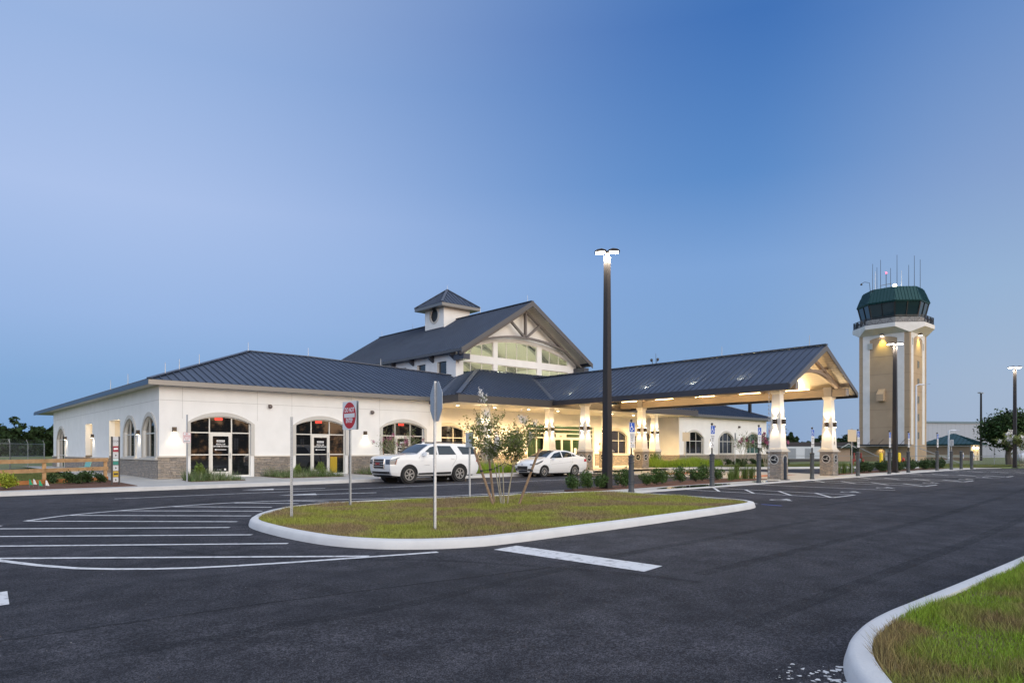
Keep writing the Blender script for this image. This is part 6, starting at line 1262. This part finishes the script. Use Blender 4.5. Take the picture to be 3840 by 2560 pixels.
# ---- small multi-stemmed trees
def myrtle(name, u, v, off, H, Wd_, zlow, label, blossom, nleaf, size, seed, stems=5, leafm=None, sprigs=True, flow=1.0):
    r_ = random.Random(seed); rn = np.random.default_rng(seed); z0 = Z(u, v, off); t = thing(name, (u, v, z0), label, 'tree', local=True)
    tr = M(); lp = []; fl = []
    def twig(p, d, L_, r, dep):
        p = Vector(p); d = Vector(d).normalized(); pts = [p]; 
        for i in range(3): d = (d + Vector((r_.gauss(0, .16), r_.gauss(0, .16), r_.gauss(.03, .12)))).normalized(); pts.append(pts[-1] + d * L_ / 3)
        tr.path([tuple(q) for q in pts], r, r * .55, 5)
        if dep <= 1:
            for q0, q1 in zip(pts[:-1], pts[1:]):
                k = 7 if dep == 0 else 3
                for _ in range(k): lp.append(q0.lerp(q1, r_.random()) + Vector((r_.gauss(0, .05), r_.gauss(0, .05), r_.gauss(0, .05))) * H / 3.2)
        if dep == 0:
            if r_.random() < .16 * flow and pts[-1].z > zlow * 1.4: fl.append(pts[-1])
            return
        for _ in range(3 if dep > 1 else 4):
            a = r_.uniform(0, 6.283); dd = (d * .75 + Vector((math.cos(a), math.sin(a), .15)) * r_.uniform(.5, .95)).normalized(); q = pts[r_.choice((1, 2, 3))]; twig(q, dd, L_ * r_.uniform(.6, .8), r * .6, dep - 1)
    for i in range(stems):
        a = 6.283 * i / stems + r_.uniform(-.3, .3); b = Vector((.10 * math.cos(a), .10 * math.sin(a), -.02)) * (H / 3.2); top = Vector((.16 * math.cos(a) * Wd_, .16 * math.sin(a) * Wd_, zlow * r_.uniform(.9, 1.3))); mid = b.lerp(top, .5) + Vector((r_.gauss(0, .02), r_.gauss(0, .02), 0))
        tr.path([tuple(b), tuple(mid), tuple(top)], .020 * H / 3.2, .014 * H / 3.2, 7)
        for j in range(3):
            a2 = a + r_.uniform(-1.0, 1.0); twig(top, (math.cos(a2) * Wd_ * .30, math.sin(a2) * Wd_ * .30, r_.uniform(.35, 1.1)), (H - zlow) * r_.uniform(.30, .46), .011 * H / 3.2, 2)
    if sprigs:
        pts = [(-.15, .1, zlow * 1.4), (-.25, .2, H * .72), (-.33, .28, H * .9), (-.50, .44, H * 1.05)]; tr.path(pts, .010, .004, 5)
        for f_ in np.linspace(.3, 1, 16): q = Vector(pts[2]).lerp(Vector(pts[3]), f_); lp.append(q + Vector((r_.gauss(0, .03), r_.gauss(0, .03), r_.gauss(0, .03))))
        fl += [Vector(pts[3]), Vector(pts[2]).lerp(Vector(pts[3]), .6)]
    tr.build('trunk', BARKP, t, smooth=60)
    A = np.array([tuple(q) for q in lp]); A = A[A[:, 2] > zlow * .62]
    idx = rn.integers(0, len(A), nleaf); npmesh('crown', leaves(A[idx] + rn.normal(size=(nleaf, 3)) * .03 * H / 3.2, size, rn, .45, .15), 4, leafm or LEAFM, t)
    if fl:
        F = np.array([tuple(q) for q in fl]); ii = rn.integers(0, len(F), len(F) * 55); npmesh('blossom', leaves(F[ii] + rn.normal(size=(len(ii), 3)) * np.array([.045, .045, .07]) * H / 3.2, size * .62, rn, .8), 4, blossom, t)
    return t
myrtle('crape_myrtle', 12.39, 14.21, .12, 2.95, 1.75, .95, 'staked multi-stem young tree with white blossoms on the grassy island', FLW, 6200, .037, 9, 5, flow=.5)
m = M(); sheet('tree_mulch', catmull([(12.05, 14.45), (11.95, 14.0), (12.4, 13.6), (12.9, 13.8), (12.85, 14.4), (12.4, 14.7)]), .135, MULCH, .02)
for (u, v), dt, l in (((11.98, 14.19), (-.40, .36), 'leaning wooden stake on the left of the white-blossomed tree'), ((12.67, 13.96), (.44, -.39), 'leaning wooden stake on the right of the white-blossomed tree'), ((12.55, 14.85), (.12, .42), 'wooden stake behind the white-blossomed tree')):
    z = Z(u, v, .08); m = M(); m.path([(u, v, z), (u + dt[0], v + dt[1], z + 1.58)], .036, .034, 8); s_ = m.build('tree_stake', STAKE, None, org=(u, v, z)); tag(s_, l, 'stake', 'stakes round the young tree')
    m = M(); p = Vector((u + dt[0] * .62, v + dt[1] * .62, z + .98)); m.path([p, p.lerp(Vector((12.39, 14.21, z + 1.15)), .5) + Vector((0, 0, -.03)), (12.39, 14.21, z + 1.2)], .009, .009, 5); m.lathe(tuple(p), [(.042, -.03), (.045, 0), (.042, .03)], 8); m.build('tie_strap', BLACK, s_)
myrtle('crape_myrtle', 20.55, 32.7, .15, 2.9, 1.5, 1.0, 'young pink-blossomed tree before the third storefront window', FLP, 1500, .036, 12, 5, sprigs=False, flow=.55)
m = M(); z = Z(19.3, 32.4, .1); m.path([(19.75, 32.4, z), (19.35, 32.25, z + 1.55)], .03, .03, 8); tag(m.build('tree_stake', STAKE, None, org=(19.75, 32.4, z)), 'leaning stake between the white SUV and the storefront wall', 'stake', 'stakes round the young tree')
myrtle('crape_myrtle', 58.7, 33.4, .1, 3.4, 1.5, 1.1, 'thin pink-blossomed tree before the middle window of the right wing', FLP, 1100, .055, 14, 4, sprigs=False, flow=.5)
myrtle('crape_myrtle', 51.6, 27.3, .1, 3.5, 2.3, 1.3, 'dark pink-blossomed tree seen between the two front canopy columns', FLP, 1400, .075, 16, 7, LEAFD, False, .8)
myrtle('crape_myrtle', 66.9, 13.6, .1, 3.3, 2.6, 1.2, 'bushy white-blossomed tree at the right edge under the lamp post', FLW, 3000, .07, 18, 4, LEAFM, False, 1.8)
# ---- large spreading tree on the right
def bigtree(name, u, v, H, spread, label, seed, nleaf, size, leafm=OAKL):
    r_ = random.Random(seed); rn = np.random.default_rng(seed); t = thing(name, (u, v, .3), label, 'tree', local=True); tr = M(); tips = []
    def br(p, d, L_, r, dep):
        p = Vector(p); d = Vector(d).normalized(); pts = [p]
        for i in range(3): d = (d + Vector((r_.gauss(0, .14), r_.gauss(0, .14), r_.gauss(.05, .08)))).normalized(); pts.append(pts[-1] + d * L_ / 3)
        tr.path([tuple(q) for q in pts], r, r * .62, 6)
        if dep <= 1: tips.extend(pts[1:])
        if dep == 0: return
        for i in range(4 if dep > 1 else 3):
            a = r_.uniform(0, 6.283); q = pts[r_.choice((2, 3, 3))] if dep < 4 else pts[-1]
            br(q, d * .55 + Vector((math.cos(a) * spread, math.sin(a) * spread, r_.uniform(.05, 1.0))), L_ * r_.uniform(.66, .95), r * .58, dep - 1)
    br((0, 0, -.1), (0, 0, 1), H * .13, H * .03, 4); tr.build('trunk', BARKD, t)
    T = np.array([tuple(q) for q in tips]); T = T[T[:, 2] > H * .22]; i = rn.integers(0, len(T), nleaf); npmesh('crown', leaves(T[i] + rn.normal(size=(nleaf, 3)) * H * .042, size, rn, .55), 4, leafm, t); return t
bigtree('broadleaf_tree', 79.5, 17.2, 11.5, .88, 'large dark spreading tree behind the fence at the right', 4, 26000, .15)
# ================================================================ BACKGROUND
FEN = mat('fence_steel', (.33, .35, .37), .5, .6)
def chainlink(name, pts, h, label, step=3.0, barb=False, wire=.14, rr=.004):
    t = thing(name, (pts[0][0], pts[0][1], Z(*pts[0])), label, 'fence'); w = M(); rl = M()
    for a, b in zip(pts[:-1], pts[1:]):
        A_, B_ = Vector(a), Vector(b); L_ = (B_ - A_).length; k = max(1, round(L_ / step)); d = (B_ - A_).normalized(); off = -.06
        P = lambda s, z: (A_.x + d.x * s, A_.y + d.y * s, Z(A_.x + d.x * s, A_.y + d.y * s, off) + z)
        for i in range(k + 1):
            s = L_ * i / k; m = M(); m.tube(P(s, -.1), P(s, h + .05), .045 if i in (0, k) else .03, n=8)
            if barb: m.path([P(s, h), (P(s, h)[0] - d.y * -.12, P(s, h)[1] + d.x * -.12, P(s, h)[2] + .35)], .018)
            m.build('post', FEN, t)
        for z in (.08, h * .5, h): rl.tube(P(0, z), P(L_, z), .02, n=6)
        if barb:
            for z in (.12, .22, .32): rl.tube(P(0, h + z), P(L_, h + z), .004, n=3)
        s = -h
        while s < L_:
            for sg in (1, -1):
                s0, s1 = (s, s + h); z0, z1 = (0, h) if sg == 1 else (h, 0)
                if s0 < 0: z0 += (z1 - z0) * (-s0 / h); s0 = 0
                if s1 > L_: z1 = z0 + (z1 - z0) * (L_ - s0) / max(1e-6, s1 - s0); s1 = L_
                if s1 - s0 > .02: w.tube(P(s0, z0), P(s1, z1), rr, n=3)
            s += wire
    rl.build('rail', FEN, t); o = w.build('chain_link_mesh', FEN, t, recalc=False); return t
chainlink('chain_link_fence', [(9.0, 70.4), (6.16, 65.6), (-14, 62.5)], 2.05, 'chain-link fence with angled barbed-wire arms beyond the left wing', 3.6, True, .11, .003)
chainlink('chain_link_fence', [(66, 50), (72, 31), (75.8, 19.5), (96, 16.5)], 1.95, 'chain-link fence enclosing the control tower yard', 5.5, False, .2, .004)
m = M()
for a, b in (((75.8, 19.5), (74.4, 23.8)), ((74.4, 23.8), (73.0, 28.1))): m.tube((*a, 1.9), (*b, .35), .03)
t = tag(m.build('fence_brace', FEN, None, org=(75.8, 19.5, .3)), 'diagonal steel braces along the tower yard fence', 'fence brace') if False else None
for a, b, l in (((75.7, 19.8), (74.5, 23.5), 'diagonal fence brace at the corner before the green-roofed building'), ((73.9, 25.4), (72.9, 28.4), 'diagonal fence brace in front of the tower wall')):
    m = M(); m.tube((*b, 2.0), (*a, .35), .035); tag(m.build('fence_brace', FEN, None, org=(*a, .3)), l, 'fence brace')
# green-roofed building
gb = thing('green_roofed_building', (117.5, 30.3, .3), 'low tan building with a hipped dark green metal roof beside the tower', 'building')
gx0, gx1, gy0, gy1 = 117.5, 123.2, 30.3, 36.0; gc_, gyc = (gx0 + gx1) / 2, (gy0 + gy1) / 2
m = M(); m.box(gx0, gx1, gy0, gy1, .1, 2.75); m.build('wall', mat('tan_block_wall', (.30, .215, .15), .9), gb); m = M(); m.frust(gc_, gyc, .75, 1.15, 2.87, 2.87); m.build('band', mat('cream_band', (.55, .48, .37), .85), gb)
m = M(); e = [(gx0 - .8, gy0 - .8, 2.75), (gx1 + .8, gy0 - .8, 2.75), (gx1 + .8, gy1 + .8, 2.75), (gx0 - .8, gy1 + .8, 2.75)]; pk = [(gc_, gyc - .05, 4.4), (gc_, gyc + .05, 4.4)]
m.roof([e[0], e[1], pk[0]], e[0], e[1], .6); m.roof([e[1], e[2], pk[1], pk[0]], e[1], e[2], .6); m.roof([e[2], e[3], pk[1]], e[2], e[3], .6); m.roof([e[3], e[0], pk[0], pk[1]], e[3], e[0], .6); m.frust(gc_, gyc, 2.6, 2.74, 3.6, 3.6); m.build('roof', GREENR, gb)
for u in (118.0, 119.8, 121.6): m = M(); m.box(u, u + 1.0, gy0 - .05, gy0 - .001, .3, 2.3); m.build('door', mat('cream_door', (.62, .56, .46), .6), gb)
for u in (119.2, 121.0): m = M(); m.box(u, u + .25, gy0 - .2, gy0 - .001, 2.1, 2.35); k = m.build('wall_lamp', LENS, gb); lamp('POINT', 30, (u + .1, gy0 - .5, 2.0), k, (1, .75, .25), .1)
# metal hangar
hg = thing('metal_hangar', (166.5, 52.5, .3), 'large pale corrugated metal hangar behind the green-roofed building', 'hangar')
A2 = [(168.0, 51.6), (196, 34.8), (216, 57), (200, 64)]; m = M(); m.hexa([(x, y, .1) for x, y in A2], [(x, y, 7.9) for x, y in A2]); m.build('wall', planks('hangar_ribs', (.30, .34, .42), .6, 'Y', .5), hg)
m = M(); cx_, cy_ = 191.2, 55; m.hexa([(cx_ + (x - cx_) * 1.02, cy_ + (y - cy_) * 1.02, 7.9) for x, y in A2], [(cx_ + (x - cx_) * 1.02, cy_ + (y - cy_) * 1.02, 8.3) for x, y in A2]); m.build('roof', mat('hangar_roof', (.10, .16, .22), .45, .3), hg)
# white generator enclosure with louvres
ge = thing('generator_enclosure', (83.5, 39.5, .3), 'white louvred equipment enclosure seen between the front canopy columns', 'enclosure'); d = Vector((.7466, -.6652, 0)); f_ = Vector((.6652, .7466, 0)); c0 = Vector((83.2, 39.3, 0)); mp = lambda s, q, z: tuple(c0 + d * s - f_ * q + Vector((0, 0, z)))
EW = mat('enclosure_white', (.62, .66, .72), .5); m = M(); m.prism([(-2.3, .75), (2.3, .75), (2.3, 2.25), (-2.3, 2.25)], [], mp, -1.2, 0); m.build('cabinet', EW, ge); m = M(); m.prism([(-2.4, .2), (2.4, .2), (2.4, .74), (-2.4, .74)], [], mp, -1.1, -.1); m.build('skid', GUTT, ge)
m = M()
for s0 in (-1.75, .35):
    for i in range(12): m.prism([(s0, .82 + i * .105), (s0 + 1.0, .82 + i * .105), (s0 + 1.0, .88 + i * .105), (s0, .88 + i * .105)], [], mp, 0, .03)
m.build('louvre', mat('louvre_dark', (.18, .22, .28), .5), ge)
# tan service building with white-trimmed gable
sb = thing('service_building', (88, 38, .3), 'low tan service building with dark roof and white-edged gable, left of the tower', 'building'); c1 = Vector((90, 38.2, 0)); mq = lambda s, q, z: tuple(c1 + d * s - f_ * q + Vector((0, 0, z)))
m = M(); m.prism([(-6, .1), (2.0, .1), (2.0, 2.1), (-6, 2.1)], [], mq, -6, 0); m.build('wall', mat('tan_siding', (.42, .30, .22), .85), sb); m = M(); m.prism([(-6.3, 2.1), (2.6, 2.1), (2.3, 2.85), (-6.0, 2.85)], [], mq, -6.5, .2); m.build('roof', mat('dark_shingle', (.05, .045, .05), .85), sb)
m = M(); m.prism([(.4, 2.12), (2.3, 2.12), (1.35, 2.62)], [], mq, -2, .9); gab = m.build('gable_roof', mat('dark_green_shingle', (.03, .06, .05), .8), sb); m = M(); m.bar(mq(.35, .95, 2.1), mq(1.35, .95, 2.65), .06, .06); m.bar(mq(2.35, .95, 2.1), mq(1.35, .95, 2.65), .06, .06); m.build('white_trim', TWHITE, gab)
dup(sd.t, (108, 49.5, .3), 2.3, 'small white car parked far behind, between the tan building and the tower')
# propane tank
t = thing('propane_tank', (86.5, 16.5, .3), 'white horizontal gas tank behind the fence at the right', 'tank'); m = M(); ct = Vector((87.0, 17.5, 1.0)); m.lathe(tuple(ct), [(.05, -1.5), (.3, -1.42), (.46, -1.2), (.5, -1.0), (.5, 1.0), (.46, 1.2), (.3, 1.42), (.05, 1.5)], 20, 'x'); m.build('vessel', mat('tank_white', (.70, .72, .78), .4), t, smooth=40); m = M(); m.frust(86.2, 17.5, .2, .62, .12, .3); m.frust(87.8, 17.5, .2, .62, .12, .3); m.build('saddle', CONC, t)
# distant woods
def wood(name, pts, n, h, size, label, seed, leafm, dense=1):
    r_ = np.random.default_rng(seed); P = np.array(pts, float); out = []
    for (x0, y0), (x1, y1) in zip(pts[:-1], pts[1:]):
        L_ = math.hypot(x1 - x0, y1 - y0); k = int(L_ / (h * .30)) + 1
        for i in range(k):
            f = (i + r_.uniform(0, 1)) / k; c = np.array([x0 + (x1 - x0) * f + r_.normal() * h * .3, y0 + (y1 - y0) * f + r_.normal() * h * .3]); th = h * r_.uniform(.72, 1.08); w_ = h * r_.uniform(.24, .36)
            lc = r_.normal(size=(26, 3)) * np.array([w_ * .5, w_ * .5, th * .22]); lc[:, 2] += th * .62; kk = r_.integers(0, 26, n); q = r_.normal(size=(n, 3)); q /= np.linalg.norm(q, axis=1)[:, None]; p = lc[kk] + q * w_ * .33 * r_.uniform(.6, 1.1, (n, 1))
            p[:, 2] = np.clip(p[:, 2], .2, None); low = r_.uniform([-w_ * .9, -w_ * .9, 0], [w_ * .9, w_ * .9, th * .55], (n // 2, 3)); p = np.vstack([p, low]); p[:, :2] += c; out.append(p)
    o = npmesh(name, leaves(np.vstack(out), size, r_, .6), 4, leafm); kind(o, 'stuff'); o['label'] = label; return o
FARL = mat('far_wood_leaf', (.030, .052, .022), .8, island=.5, spec=.1)
wood('distant_wood', [(-60, 205), (-12, 212), (60, 250)], 1300, 9.3, .55, 'dark pine and oak wood beyond the left fence', 3, FARL)
wood('distant_wood', [(150, 190), (200, 130), (250, 90)], 420, 6.5, .6, 'low distant tree line behind the canopy columns and tower', 5, FARL)
wood('roadside_wood', [(40, -75), (85, -60), (120, -40)], 260, 10.0, .6, 'trees across the road behind the viewpoint, mirrored in the windows', 9, FARL)
kind(sheet('airfield_taxiway', [(-350, 96), (60, 110), (60, 124), (-350, 112)], -.055, mat('pale_taxiway', (.30, .30, .30), .9)), 'structure')
